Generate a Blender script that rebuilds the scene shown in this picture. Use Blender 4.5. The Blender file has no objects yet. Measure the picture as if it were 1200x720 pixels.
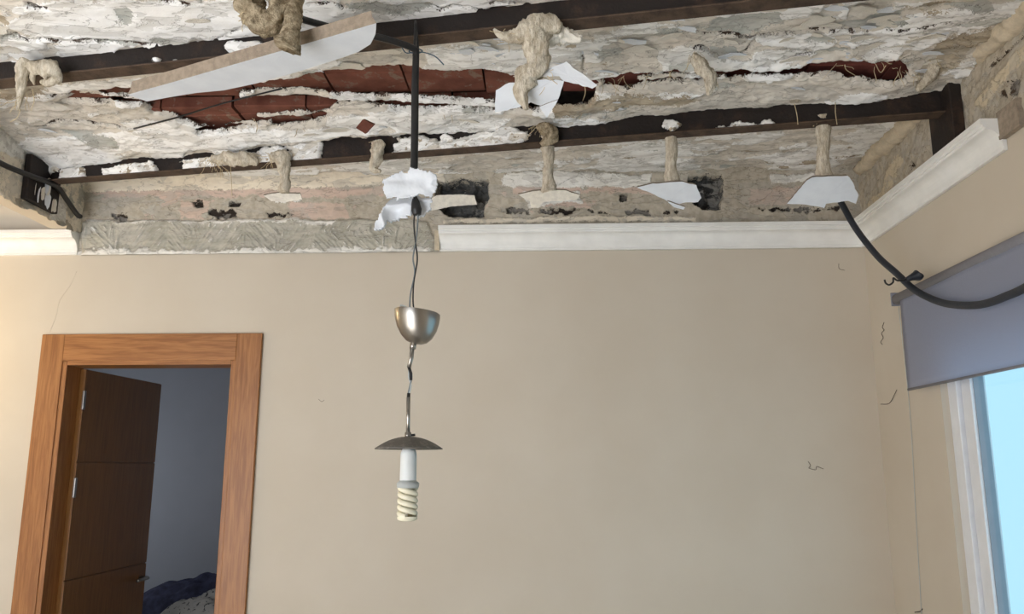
import bpy, math, random
import numpy as np
random.seed(7)
S = bpy.context.scene
COL = S.collection

# ------------------------------------------------------------------ camera
CAMZ = 1.56
F_PX, PITCH, YAW, ROLL = 942.77, 0.195064, -0.039536, 0.000814
def _axes():
    f = np.array([math.sin(YAW)*math.cos(PITCH), math.cos(YAW)*math.cos(PITCH), math.sin(PITCH)])
    rt = np.array([math.cos(YAW), -math.sin(YAW), 0.0])
    up = np.cross(rt, f)
    return rt*math.cos(ROLL)+up*math.sin(ROLL), up*math.cos(ROLL)-rt*math.sin(ROLL), f
RT, UP, FW = _axes()
C0 = np.array([0, 0, CAMZ])
cam_d = bpy.data.cameras.new('camera')
cam = bpy.data.objects.new('camera', cam_d); COL.objects.link(cam)
from mathutils import Matrix, Vector
M4 = Matrix(((RT[0], UP[0], -FW[0], 0), (RT[1], UP[1], -FW[1], 0), (RT[2], UP[2], -FW[2], CAMZ), (0, 0, 0, 1)))
cam.matrix_world = M4
cam_d.sensor_fit = 'HORIZONTAL'; cam_d.sensor_width = 36.0
cam_d.lens = 36.0*F_PX/1200.0
cam_d.clip_start = 0.02
S.camera = cam

# ------------------------------------------------------------------ world, daylight, exposure
S.view_settings.view_transform = 'Standard'; S.view_settings.look = 'None'
S.view_settings.gamma = 1.0; S.view_settings.use_curve_mapping = False
S.view_settings.exposure = 0.28
W = bpy.data.worlds.new('sky'); S.world = W; W.use_nodes = True
bg = W.node_tree.nodes['Background']
bg.inputs[0].default_value = (0.50, 0.80, 0.98, 1); bg.inputs[1].default_value = 1.0

XR_WIN = 1.462
def area_light(name, loc, rot, sx, sy, power, col):
    d = bpy.data.lights.new(name, 'AREA'); d.shape = 'RECTANGLE'; d.size = sx; d.size_y = sy
    d.energy = power; d.color = col
    o = bpy.data.objects.new(name, d); COL.objects.link(o); o.location = loc; o.rotation_euler = rot
    return o
# daylight entering the balcony window behind the viewer
area_light('daylight_balcony', (-2.7, -1.86, 1.10), (math.radians(90), 0, 0), 2.6, 2.0, 110, (0.93, 0.94, 1.0))
# sun falling through the balcony door onto the floor behind the viewer
sn_ = bpy.data.lights.new('sun', 'SUN'); sn_.energy = 26; sn_.angle = 0.01; sn_.color = (1.0, 0.98, 0.98)
so_ = bpy.data.objects.new('sun', sn_); COL.objects.link(so_); so_.rotation_euler = (math.radians(48), 0, math.radians(-8))
# daylight entering the window in the right wall
wp = area_light('daylight_window', (XR_WIN+0.13, 2.14, 1.2), (0, math.radians(90), 0), 1.7, 1.75, 1, (1, 1, 1))
wp.data.cycles.is_portal = True
# dim daylight in the room behind the door
area_light('daylight_bedroom', (-3.7, 5.0, 1.5), (0, math.radians(-90), 0), 1.0, 1.0, 6.5, (0.90, 0.95, 1.0))
# warm lamp of the left half of the room
pl = bpy.data.lights.new('warm_lamp', 'POINT'); pl.energy = 17; pl.color = (1.0, 0.74, 0.40); pl.shadow_soft_size = 0.08
po = bpy.data.objects.new('warm_lamp', pl); COL.objects.link(po); po.location = (-3.05, 3.05, 2.05)

# ------------------------------------------------------------------ measures
D = 3.6                      # back wall
XL, XR = -2.193, 1.462       # downstand on the left, right wall
ZB = CAMZ+1.222              # underside of the steel beams
ZS = ZB+0.075                # springing of the vaults
ZC = CAMZ+1.363              # ceiling at the back wall
ZF = CAMZ+1.08               # level of the lost plasterboard ceiling
AB = math.radians(-8.9)
U = np.array([math.cos(AB), math.sin(AB)]); Vv = np.array([-math.sin(AB), math.cos(AB)])
V1, V2 = 2.070, 2.912        # beam centre lines
ZCB, ZCT = CAMZ+0.975, CAMZ+1.081   # cornice

def ray(px, py):
    return FW*F_PX+RT*(px-600)+UP*(360-py)
def wy(px, py, y): d = ray(px, py); return C0+d*(y/d[1])
def wz(px, py, z): d = ray(px, py); return C0+d*((z-CAMZ)/d[2])
def wx(px, py, x): d = ray(px, py); return C0+d*(x/d[0])
def proj(P):
    Q = P-C0
    w = Q@FW
    return 600+F_PX*(Q@RT)/w, 360-F_PX*(Q@UP)/w

# ------------------------------------------------------------------ noise
def _hash(i, j, seed):
    h = (i.astype(np.int64)*374761393+j.astype(np.int64)*668265263+seed*974711) & 0x7fffffff
    h = ((h ^ (h >> 13))*1274126177) & 0x7fffffff
    h = h ^ (h >> 16)
    return (h & 0xffff)/65535.0
def vnoise(x, y, seed=0):
    x = np.asarray(x, float); y = np.asarray(y, float)
    i = np.floor(x); j = np.floor(y); fx = x-i; fy = y-j
    fx = fx*fx*fx*(fx*(fx*6-15)+10); fy = fy*fy*fy*(fy*(fy*6-15)+10)
    a = _hash(i, j, seed); b = _hash(i+1, j, seed); c = _hash(i, j+1, seed); d = _hash(i+1, j+1, seed)
    return (a*(1-fx)+b*fx)*(1-fy)+(c*(1-fx)+d*fx)*fy
def fbm(x, y, seed=0, oct=4, gain=0.5):
    s = 0; a = 1; t = 0
    for k in range(oct):
        s = s+a*vnoise(x*2**k+k*17.3, y*2**k-k*9.1, seed+k*31); t += a; a *= gain
    return s/t*2-1
def sstep(a, b, x):
    t = np.clip((x-a)/(b-a), 0, 1); return t*t*(3-2*t)

def sdf_poly(px, py, poly):
    """signed distance in image-plane units, positive inside"""
    poly = np.asarray(poly, float)
    d = np.full(px.shape, 1e9); ins = np.zeros(px.shape, bool)
    n = len(poly)
    for k in range(n):
        a = poly[k]; b = poly[(k+1) % n]
        ex, ey = b-a
        t = np.clip(((px-a[0])*ex+(py-a[1])*ey)/(ex*ex+ey*ey+1e-9), 0, 1)
        d = np.minimum(d, np.hypot(px-a[0]-t*ex, py-a[1]-t*ey))
        c = ((a[1] > py) != (b[1] > py)) & (px < (b[0]-a[0])*(py-a[1])/(b[1]-a[1]+1e-12)+a[0])
        ins ^= c
    return np.where(ins, d, -d)
def sdf_line(px, py, pts, w):
    pts = np.asarray(pts, float); d = np.full(px.shape, 1e9)
    for a, b in zip(pts[:-1], pts[1:]):
        ex, ey = b-a
        t = np.clip(((px-a[0])*ex+(py-a[1])*ey)/(ex*ex+ey*ey+1e-9), 0, 1)
        d = np.minimum(d, np.hypot(px-a[0]-t*ex, py-a[1]-t*ey))
    return w-d
def field(px, py, polys, pad=30):
    out = np.full(px.shape, -30.0)
    for p in polys:
        q = np.asarray(p, float)
        m = (px > q[:, 0].min()-pad) & (px < q[:, 0].max()+pad) & (py > q[:, 1].min()-pad) & (py < q[:, 1].max()+pad)
        if m.any():
            out[m] = np.maximum(out[m], sdf_poly(px[m], py[m], q))
    return out
def lfield(px, py, lines, pad=20):
    out = np.full(px.shape, -30.0)
    for pts, w in lines:
        q = np.asarray(pts, float)
        m = (px > q[:, 0].min()-pad) & (px < q[:, 0].max()+pad) & (py > q[:, 1].min()-pad) & (py < q[:, 1].max()+pad)
        if m.any():
            out[m] = np.maximum(out[m], sdf_line(px[m], py[m], q, w))
    return out

# ------------------------------------------------------------------ object helpers
def wloc(o):
    p = Vector((0, 0, 0))
    while o is not None:
        p = p+o.location; o = o.parent
    return np.array(p)
def tag(o, label=None, cat=None, group=None, kind=None):
    if label: o['label'] = label
    if cat: o['category'] = cat
    if group: o['group'] = group
    if kind: o['kind'] = kind
    return o
def thing(name, loc, label=None, cat=None, group=None, kind=None):
    o = bpy.data.objects.new(name, None); COL.objects.link(o); o.location = loc
    o.empty_display_size = 0.05
    return tag(o, label, cat, group, kind)
def mesh_obj(name, verts, faces, mat, parent=None, smooth=False, origin=None):
    v = np.asarray(verts, float)
    if parent is not None:
        base = wloc(parent)
        loc = np.zeros(3)
    else:
        base = np.array(origin) if origin is not None else np.array([v[:, 0].mean(), v[:, 1].mean(), v[:, 2].min()])
        loc = base
    me = bpy.data.meshes.new(name)
    if isinstance(faces, np.ndarray):
        vv = (v-base).astype(np.float32)
        me.vertices.add(len(vv)); me.vertices.foreach_set('co', vv.ravel())
        k = faces.shape[1]; n = len(faces)
        me.loops.add(n*k); me.loops.foreach_set('vertex_index', faces.astype(np.int32).ravel())
        me.polygons.add(n); me.polygons.foreach_set('loop_start', np.arange(0, n*k, k, dtype=np.int32))
        me.polygons.foreach_set('loop_total', np.full(n, k, np.int32))
        me.update(calc_edges=True)
    else:
        me.from_pydata([tuple(p) for p in (v-base)], [], faces); me.update()
    if smooth:
        me.polygons.foreach_set('use_smooth', np.ones(len(me.polygons), bool))
    me.materials.append(mat)
    o = bpy.data.objects.new(name, me); COL.objects.link(o)
    o.location = loc
    if parent is not None: o.parent = parent
    return o
def add_bevel(o, w, seg=2):
    m = o.modifiers.new('bevel', 'BEVEL'); m.width = w; m.segments = seg; m.limit_method = 'ANGLE'
    return o
def box_vf(x0, x1, y0, y1, z0, z1):
    v = [(x0, y0, z0), (x1, y0, z0), (x1, y1, z0), (x0, y1, z0), (x0, y0, z1), (x1, y0, z1), (x1, y1, z1), (x0, y1, z1)]
    f = [(0, 3, 2, 1), (4, 5, 6, 7), (0, 1, 5, 4), (1, 2, 6, 5), (2, 3, 7, 6), (3, 0, 4, 7)]
    return v, f
def boxes_vf(bs):
    V = []; Fc = []
    for b in bs:
        v, f = box_vf(*b); n = len(V); V += v; Fc += [tuple(i+n for i in q) for q in f]
    return V, Fc
def box(name, b, mat, parent=None, bev=0.0):
    v, f = box_vf(*b); o = mesh_obj(name, v, f, mat, parent)
    if bev: add_bevel(o, bev)
    return o
def catmull(P, n=8):
    P = [np.array(p, float) for p in P]
    P = [2*P[0]-P[1]]+P+[2*P[-1]-P[-2]]
    out = []
    for i in range(1, len(P)-2):
        for k in range(n):
            t = k/n
            out.append(0.5*((2*P[i])+(-P[i-1]+P[i+1])*t+(2*P[i-1]-5*P[i]+4*P[i+1]-P[i+2])*t*t+(-P[i-1]+3*P[i]-3*P[i+1]+P[i+2])*t**3))
    out.append(P[-2]); return out
def tube_vf(pts, rad, n=8, wob=0.0, wfreq=40, seed=0, flat=1.0, caps=True):
    pts = [np.array(p, float) for p in pts]; m = len(pts)
    rad = np.interp(np.linspace(0, 1, m), np.linspace(0, 1, len(rad)), rad) if np.ndim(rad) else np.full(m, rad)
    acc = np.concatenate([[0], np.cumsum([np.linalg.norm(b-a) for a, b in zip(pts[:-1], pts[1:])])])
    V = []; Fc = []
    T0 = pts[1]-pts[0]
    ref = np.array([0, 0, 1.0]) if abs(T0[2]) < 0.8*np.linalg.norm(T0) else np.array([1.0, 0, 0])
    for i in range(m):
        T = pts[min(i+1, m-1)]-pts[max(i-1, 0)]; T = T/(np.linalg.norm(T)+1e-12)
        A = ref-T*(ref@T); A /= np.linalg.norm(A)+1e-12; B = np.cross(T, A); ref = A
        for k in range(n):
            a = 2*math.pi*k/n
            r = rad[i]
            if wob:
                p = pts[i]
                r = r*(1+wob*1.3*float(fbm(np.array(math.cos(a)*1.7+acc[i]*26), np.array(math.sin(a)*1.7-acc[i]*19), seed, 5, 0.62)))
            V.append(pts[i]+A*math.cos(a)*r*flat+B*math.sin(a)*r)
    for i in range(m-1):
        for k in range(n):
            Fc.append((i*n+k, i*n+(k+1) % n, (i+1)*n+(k+1) % n, (i+1)*n+k))
    if caps:
        Fc.append(tuple(range(n-1, -1, -1))); Fc.append(tuple((m-1)*n+k for k in range(n)))
    return V, Fc
def tube(name, pts, rad, mat, parent=None, n=8, sm=0, **kw):
    if sm: pts = catmull(pts, sm)
    v, f = tube_vf(pts, rad, n, **kw)
    return mesh_obj(name, v, f, mat, parent, smooth=True)
def lathe_vf(prof, c, n=32, tilt=(0, 0)):
    V = []; Fc = []
    for r, z in prof:
        for k in range(n):
            a = 2*math.pi*k/n
            x, y = r*math.cos(a), r*math.sin(a)
            V.append((c[0]+x, c[1]+y, c[2]+z+x*tilt[0]+y*tilt[1]))
    m = len(prof)
    for i in range(m-1):
        for k in range(n):
            Fc.append((i*n+k, i*n+(k+1) % n, (i+1)*n+(k+1) % n, (i+1)*n+k))
    return V, Fc

# ------------------------------------------------------------------ materials
def lin(r, g, b):
    f = lambda c: (c/255/12.92) if c/255 <= 0.04045 else ((c/255+0.055)/1.055)**2.4
    return (f(r), f(g), f(b), 1)
class NT:
    def __init__(s, name):
        s.m = bpy.data.materials.new(name); s.m.use_nodes = True
        s.t = s.m.node_tree; s.n = s.t.nodes; s.b = s.n['Principled BSDF']
        s.co = s.n.new('ShaderNodeTexCoord').outputs['Object']
    def link(s, a, b): s.t.links.new(a, b)
    def noise(s, scale, detail=4, rough=0.55, vec=None, dist=0.0):
        n = s.n.new('ShaderNodeTexNoise'); n.inputs['Scale'].default_value = scale
        n.inputs['Detail'].default_value = detail; n.inputs['Roughness'].default_value = rough
        n.inputs['Distortion'].default_value = dist
        s.link(vec or s.co, n.inputs['Vector']); return n.outputs['Fac']
    def mapping(s, sc, rot=(0, 0, 0)):
        n = s.n.new('ShaderNodeMapping'); n.inputs['Scale'].default_value = sc; n.inputs['Rotation'].default_value = rot
        s.link(s.co, n.inputs['Vector']); return n.outputs['Vector']
    def math(s, op, a, b=None, clamp=False):
        n = s.n.new('ShaderNodeMath'); n.operation = op; n.use_clamp = clamp
        for k, x in enumerate((a, b)):
            if x is None: continue
            if isinstance(x, (int, float)): n.inputs[k].default_value = x
            else: s.link(x, n.inputs[k])
        return n.outputs[0]
    def ramp(s, fac, a, b):
        n = s.n.new('ShaderNodeMapRange'); n.interpolation_type = 'SMOOTHSTEP'
        n.inputs['From Min'].default_value = a; n.inputs['From Max'].default_value = b
        s.link(fac, n.inputs['Value']); return n.outputs[0]
    def mix(s, fac, a, b):
        n = s.n.new('ShaderNodeMix'); n.data_type = 'RGBA'
        if isinstance(fac, (int, float)): n.inputs[0].default_value = fac
        else: s.link(fac, n.inputs[0])
        for k, x in ((6, a), (7, b)):
            if isinstance(x, tuple): n.inputs[k].default_value = x
            else: s.link(x, n.inputs[k])
        return n.outputs[2]
    def bump(s, h, strength=0.3, dist=0.01):
        n = s.n.new('ShaderNodeBump'); n.inputs['Strength'].default_value = strength; n.inputs['Distance'].default_value = dist
        s.link(h, n.inputs['Height']); s.link(n.outputs[0], s.b.inputs['Normal'])
    def attr(s, name):
        n = s.n.new('ShaderNodeAttribute'); n.attribute_name = name; return n.outputs['Fac']
    def done(s, col, rough=0.8, metal=0.0, spec=0.3):
        if isinstance(col, tuple): s.b.inputs['Base Color'].default_value = col
        else: s.link(col, s.b.inputs['Base Color'])
        if isinstance(rough, (int, float)): s.b.inputs['Roughness'].default_value = rough
        else: s.link(rough, s.b.inputs['Roughness'])
        s.b.inputs['Metallic'].default_value = metal
        s.b.inputs['Specular IOR Level'].default_value = spec
        return s.m
def simple(name, c, rough=0.7, var=0.12, scale=30, bump=0.15, bdist=0.004, metal=0.0, spec=0.3, c2=None):
    t = NT(name); n = t.noise(scale, 5)
    d = c2 or tuple(x*(1-var*1.6) for x in c[:3])+(1,)
    u = tuple(min(1, x*(1+var)) for x in c[:3])+(1,)
    col = t.mix(t.ramp(n, 0.3, 0.7), d, u)
    if bump: t.bump(t.noise(scale*4, 5), bump, bdist)
    return t.done(col, rough, metal, spec)
def layered(name, base, base2, layers, bscale=60, bump=0.5, bdist=0.006):
    """plaster with separate coats; each coat has its own extent attribute (0.5 = its edge)"""
    t = NT(name)
    nf = t.noise(180, 4, 0.65); nm = t.noise(28, 5, 0.6); ns = t.noise(7, 4, 0.6)
    st = t.noise(9, 5, 0.6, vec=t.mapping((1, 5, 5), (0, 0, 0.15)))
    col = t.mix(t.ramp(nm, 0.3, 0.7), base, base2)
    h = t.math('MULTIPLY', nm, 0.3)
    for at, c1, c2, amt, hh in layers:
        jit = t.math('MULTIPLY', t.math('SUBTRACT', t.math('ADD', t.math('MULTIPLY', nf, 0.6), t.math('MULTIPLY', nm, 0.8)), 0.7), amt)
        m = t.ramp(t.math('ADD', t.attr(at), jit), 0.485, 0.515)
        col = t.mix(m, col, t.mix(t.ramp(t.math('MULTIPLY', t.math('ADD', st, ns), 0.5), 0.38, 0.62), c1, c2))
        h = t.math('ADD', h, t.math('MULTIPLY', m, hh))
    # flaking: crisp chips in two sizes and hairline cracks
    va = t.mapping((1, 2.6, 2.6), (0, 0, 0.08))
    c1_ = t.ramp(t.noise(6, 5, 0.52, vec=va, dist=0.6), 0.535, 0.545)
    c2_ = t.ramp(t.noise(17, 4, 0.5, vec=va, dist=0.5), 0.60, 0.615)
    hc = t.ramp(t.math('ABSOLUTE', t.math('SUBTRACT', t.noise(4.5, 5, 0.52, vec=va, dist=0.5), 0.5)), 0.0, 0.007)
    col = t.mix(t.math('MULTIPLY', c1_, 0.36), col, lin(178, 174, 166))
    col = t.mix(t.math('MULTIPLY', c2_, 0.30), col, lin(156, 151, 142))
    col = t.mix(t.math('MULTIPLY', t.math('SUBTRACT', 1.0, hc), 0.34), col, lin(86, 74, 62))
    h = t.math('ADD', h, t.math('MULTIPLY', nf, 0.14))
    h = t.math('SUBTRACT', h, t.math('ADD', t.math('MULTIPLY', c1_, 0.5), t.math('MULTIPLY', c2_, 0.4)))
    h = t.math('ADD', h, t.math('MULTIPLY', hc, 0.5))
    t.bump(h, bump*1.3, bdist)
    return t.done(col, 0.9, 0, 0.15)

M = {}
M['paint_wall'] = (lambda t: (t.bump(t.noise(420, 2), 0.10, 0.002), t.done(t.mix(t.ramp(t.noise(2.2, 5), 0.3, 0.75), lin(202, 191, 174), lin(207, 197, 181)), 0.75, 0, 0.25))[1])(NT('beige_wall_paint'))
M['ceil'] = layered('peeling_ceiling_plaster', lin(212, 204, 192), lin(226, 220, 210), [
    ('paint', lin(248, 247, 245), lin(240, 238, 234), 0.35, 0.5),
    ('cement', lin(172, 174, 168), lin(198, 197, 190), 0.5, -0.5),
    ('dirt', lin(158, 144, 124), lin(190, 178, 158), 0.8, 0.0),
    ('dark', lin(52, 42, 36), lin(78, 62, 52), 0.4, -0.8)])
M['band'] = layered('bare_wall_plaster', lin(172, 162, 146), lin(196, 188, 172), [
    ('pink', lin(212, 190, 176), lin(198, 178, 162), 0.7, 0.1),
    ('cream', lin(240, 230, 212), lin(230, 219, 200), 0.4, 0.3),
    ('mortar', lin(168, 164, 150), lin(196, 191, 178), 0.5, 0.4),
    ('white', lin(240, 238, 232), lin(226, 222, 214), 0.5, 0.5),
    ('dark', lin(44, 38, 34), lin(66, 58, 52), 0.5, -0.8),
    ('rubble', lin(58, 58, 58), lin(92, 92, 90), 0.5, 0.0)])
M['rightband'] = layered('bare_side_plaster', lin(168, 157, 140), lin(190, 180, 162), [
    ('cream', lin(206, 192, 166), lin(196, 182, 156), 0.5, 0.3),
    ('grey', lin(164, 152, 134), lin(184, 172, 152), 0.7, 0.2),
    ('dark', lin(52, 42, 34), lin(80, 66, 54), 0.5, -0.8)])
M['cornice'] = simple('white_cornice', lin(236, 235, 231), 0.6, 0.03, 12, 0.05)
M['steel'] = (lambda t: (t.bump(t.noise(90, 5), 0.5, 0.003), t.done(t.mix(t.ramp(t.noise(11, 6, 0.7), 0.5, 0.72), lin(33, 26, 23), lin(62, 45, 35)), 0.62, 0.0, 0.35))[1])(NT('blackened_steel'))
M['flange'] = (lambda t: (t.bump(t.noise(120, 5), 0.6, 0.003), t.done(t.mix(t.ramp(t.noise(16, 6, 0.7), 0.4, 0.7), lin(84, 68, 56), lin(54, 42, 35)), 0.75, 0.0, 0.3))[1])(NT('rusty_flange'))
M['tile'] = (lambda t: (t.bump(t.noise(60, 5, vec=t.mapping((1, 8, 1))), 0.5, 0.004), t.done(t.mix(t.ramp(t.noise(13, 7, 0.7), 0.55, 0.62), t.mix(t.ramp(t.noise(9, 5), 0.3, 0.7), lin(98, 58, 47), lin(126, 80, 66)), lin(124, 104, 90)), 0.85, 0, 0.2))[1])(NT('red_clay'))
M['tile2'] = (lambda t: (t.bump(t.noise(60, 5, vec=t.mapping((1, 8, 1))), 0.5, 0.004), t.done(t.mix(t.ramp(t.noise(9, 5), 0.3, 0.7), lin(98, 54, 48), lin(116, 66, 58)), 0.85, 0, 0.2))[1])(NT('maroon_clay'))
M['deck'] = simple('dark_mortar_above', lin(70, 60, 52), 0.95, 0.3, 14, 0.5)
M['fibre'] = (lambda t: (t.bump(t.noise(70, 6, 0.7, vec=t.mapping((2.2, 2.2, 0.5))), 0.9, 0.012), t.done(t.mix(t.ramp(t.noise(38, 6, 0.7, vec=t.mapping((2.2, 2.2, 0.6))), 0.35, 0.65), lin(196, 182, 158), lin(236, 227, 210)), 0.95, 0, 0.1))[1])(NT('fibre_plaster'))
M['fibre_dark'] = (lambda t: (t.bump(t.noise(80, 6, 0.7), 1.0, 0.014), t.done(t.mix(t.ramp(t.noise(50, 6, 0.7), 0.35, 0.65), lin(138, 122, 98), lin(206, 190, 162)), 0.95, 0, 0.1))[1])(NT('old_fibre_plaster'))
M['strand'] = simple('esparto_strand', lin(214, 196, 160), 0.9, 0.1, 60, 0)
M['board'] = (lambda t: (t.bump(t.noise(40, 4), 0.12, 0.004), t.done(t.mix(t.ramp(t.noise(14, 4), 0.3, 0.7), lin(222, 226, 231), lin(214, 218, 224)), 0.7, 0, 0.25))[1])(NT('white_plasterboard'))
M['board_core'] = simple('plasterboard_core', lin(152, 138, 122), 0.95, 0.12, 60, 0.4)
M['plaster_white'] = simple('white_plaster_lump', lin(228, 222, 210), 0.9, 0.07, 40, 0.5)
M['plaster_cream'] = simple('cream_plaster_lump', lin(206, 192, 168), 0.92, 0.09, 35, 0.6)
M['black'] = simple('black_plastic', lin(26, 26, 28), 0.45, 0.1, 40, 0.1, spec=0.5)
M['cable_blue'] = simple('dark_cable_sheath', lin(40, 44, 52), 0.5, 0.1, 40, 0.1, spec=0.5)
M['wire_grey'] = simple('grey_wire', lin(120, 128, 132), 0.5, 0.05, 40, 0)
M['wire_white'] = simple('pale_wire', lin(190, 196, 196), 0.5, 0.05, 40, 0)
M['wire_blue'] = simple('blue_wire', lin(66, 92, 112), 0.5, 0.05, 40, 0)
M['rust_wire'] = simple('brown_wire', lin(90, 72, 58), 0.8, 0.1, 40, 0)
M['nickel'] = (lambda t: (t.bump(t.noise(30, 3, vec=t.mapping((1, 1, 40))), 0.04, 0.002), t.done(lin(168, 164, 158), 0.32, 1.0, 0.5))[1])(NT('brushed_nickel'))
M['shade'] = (lambda t: t.done(t.mix(t.ramp(t.noise(45, 6, 0.7), 0.5, 0.75), lin(112, 108, 102), lin(160, 154, 146)), 0.55, 0.35, 0.4))(NT('dusty_metal_shade'))
M['bulb_base'] = simple('white_bulb_plastic', lin(226, 229, 228), 0.4, 0.03, 20, 0, spec=0.45)
M['bulb_tube'] = simple('ivory_bulb_glass', lin(236, 230, 206), 0.25, 0.03, 20, 0, spec=0.5)
M['collar'] = simple('grey_bulb_collar', lin(178, 182, 180), 0.5, 0.03, 20, 0)
def wood(name, a, b, vert=True, rough=0.42):
    t = NT(name)
    sc = (26, 26, 1.5) if vert else (1.5, 26, 26)
    n1 = t.noise(3.0, 6, 0.6, vec=t.mapping(sc), dist=0.6)
    n2 = t.noise(9.0, 3, 0.5, vec=t.mapping(sc))
    f = t.math('ADD', t.math('MULTIPLY', n1, 0.75), t.math('MULTIPLY', n2, 0.25))
    t.bump(n2, 0.06, 0.002)
    return t.done(t.mix(t.ramp(f, 0.36, 0.64), a, b), rough, 0, 0.4)
M['oak_v'] = wood('honey_oak_upright', lin(136, 86, 42), lin(166, 112, 62))
M['oak_h'] = wood('honey_oak_rail', lin(136, 86, 42), lin(168, 114, 64), False)
M['leaf'] = wood('door_veneer', lin(116, 78, 38), lin(132, 90, 46), True, 0.35)
M['hall'] = simple('blue_grey_wall_paint', lin(176, 180, 190), 0.85, 0.02, 3, 0.05)
M['floor'] = simple('beige_floor_tile', lin(212, 208, 200), 0.5, 0.05, 5, 0.05)
M['pvc'] = simple('white_window_frame', lin(232, 234, 238), 0.4, 0.02, 20, 0, spec=0.5)
M['gasket'] = simple('grey_gasket', lin(150, 158, 168), 0.7, 0.02, 20, 0)
t = NT('window_glass'); n = t.n; g = n.new('ShaderNodeBsdfGlossy'); g.inputs['Roughness'].default_value = 0.05
tr = n.new('ShaderNodeBsdfTransparent'); tr.inputs[0].default_value = (0.92, 0.97, 0.98, 1)
mx = n.new('ShaderNodeMixShader'); mx.inputs[0].default_value = 0.05
t.link(tr.outputs[0], mx.inputs[1]); t.link(g.outputs[0], mx.inputs[2]); t.link(mx.outputs[0], n['Material Output'].inputs[0]); M['glass'] = t.m
t = NT('blind_fabric'); n = t.n
wv = t.noise(600, 2)
dcol = t.mix(t.ramp(wv, 0.3, 0.7), lin(194, 198, 214), lin(204, 208, 222))
df = n.new('ShaderNodeBsdfDiffuse'); tl = n.new('ShaderNodeBsdfTranslucent'); mx = n.new('ShaderNodeMixShader'); mx.inputs[0].default_value = 0.6
t.link(dcol, df.inputs[0]); t.link(dcol, tl.inputs[0]); t.link(df.outputs[0], mx.inputs[1]); t.link(tl.outputs[0], mx.inputs[2])
t.link(mx.outputs[0], n['Material Output'].inputs[0]); M['blind'] = t.m
M['tube_grey'] = simple('grey_blind_roller', lin(142, 142, 150), 0.7, 0.03, 50, 0.05)
M['navy'] = simple('navy_cloth', lin(58, 60, 84), 0.9, 0.2, 25, 0.4)
M['print'] = (lambda t: (t.bump(t.noise(80, 4), 0.3, 0.004), t.done(t.mix(t.ramp(t.noise(34, 2, 0.4, dist=1.2), 0.60, 0.66), lin(148, 146, 142), lin(52, 52, 56)), 0.95, 0, 0.1))[1])(NT('grey_printed_cloth'))
M['pale_cloth'] = simple('pale_grey_cloth', lin(168, 166, 160), 0.95, 0.08, 20, 0.3)
M['stain'] = simple('dark_wall_mark', lin(74, 64, 54), 0.9, 0.1, 40, 0)

# ------------------------------------------------------------------ relief surface builder
def relief(name, P, nrm, disp, keep, attrs, mat, parent=None, origin=(0, 0, 0), flip=False, cut=None):
    """P (ny,nx,3) grid, displaced along nrm; faces whose corners are all kept"""
    ny, nx = P.shape[:2]
    if cut is not None:      # cut > 0 is removed; corners next to the edge slide onto it
        gj, gi = np.gradient(cut)
        g2 = gi*gi+gj*gj+1e-9
        dist = cut/np.sqrt(g2)
        sn = np.abs(dist) < 0.75
        du = np.where(sn, np.clip(-cut*gi/g2, -0.8, 0.8), 0); dv = np.where(sn, np.clip(-cut*gj/g2, -0.8, 0.8), 0)
        ex = (P[0, 1]-P[0, 0]); ey = (P[1, 0]-P[0, 0])
        P = P+du[..., None]*ex+dv[..., None]*ey
        keep = keep & ((cut < 0) | (dist < 0.75))
    Q = P+np.asarray(nrm)*disp[..., None]
    idx = np.arange(ny*nx).reshape(ny, nx)
    k = keep[:-1, :-1] & keep[1:, :-1] & keep[:-1, 1:] & keep[1:, 1:]
    f = np.stack([idx[:-1, :-1][k], idx[:-1, 1:][k], idx[1:, 1:][k], idx[1:, :-1][k]], 1)
    if flip: f = f[:, ::-1]
    used = np.zeros(ny*nx, bool); used[f.ravel()] = True
    remap = np.cumsum(used)-1
    o = mesh_obj(name, Q.reshape(-1, 3)[used], remap[f], mat, parent, smooth=True, origin=origin)
    for nm, a in attrs.items():
        at = o.data.attributes.new(nm, 'FLOAT', 'POINT')
        at.data.foreach_set('value', a.reshape(-1)[used].astype(np.float32))
    return o
enc = lambda f: np.clip(0.5+f/24.0, 0, 1)

# ================================================================== SETTING
# ---- back wall with doorway
DX0, DX1, DZ = -2.205, -1.400, CAMZ+0.472
v, f = boxes_vf([(-4.6, DX0, D, D+0.11, 0, ZCB), (-4.6, XL-0.01, D, D+0.11, ZCB, 3.3), (DX1, XR+0.35, D, D+0.11, 0, ZCB), (DX0, DX1, D, D+0.11, DZ, ZCB), (XL-0.02, XR+0.35, D+0.13, D+0.24, ZCB-0.05, ZC+0.25), (DX0, XR+0.35, D+0.004, D+0.14, ZCB-0.06, ZCB-0.001)])
wall_back = tag(mesh_obj('wall_back', v, f, M['paint_wall'], origin=(0, D, 0)), 'beige painted back wall below a band of bare broken plaster', None, None, 'structure')

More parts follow.
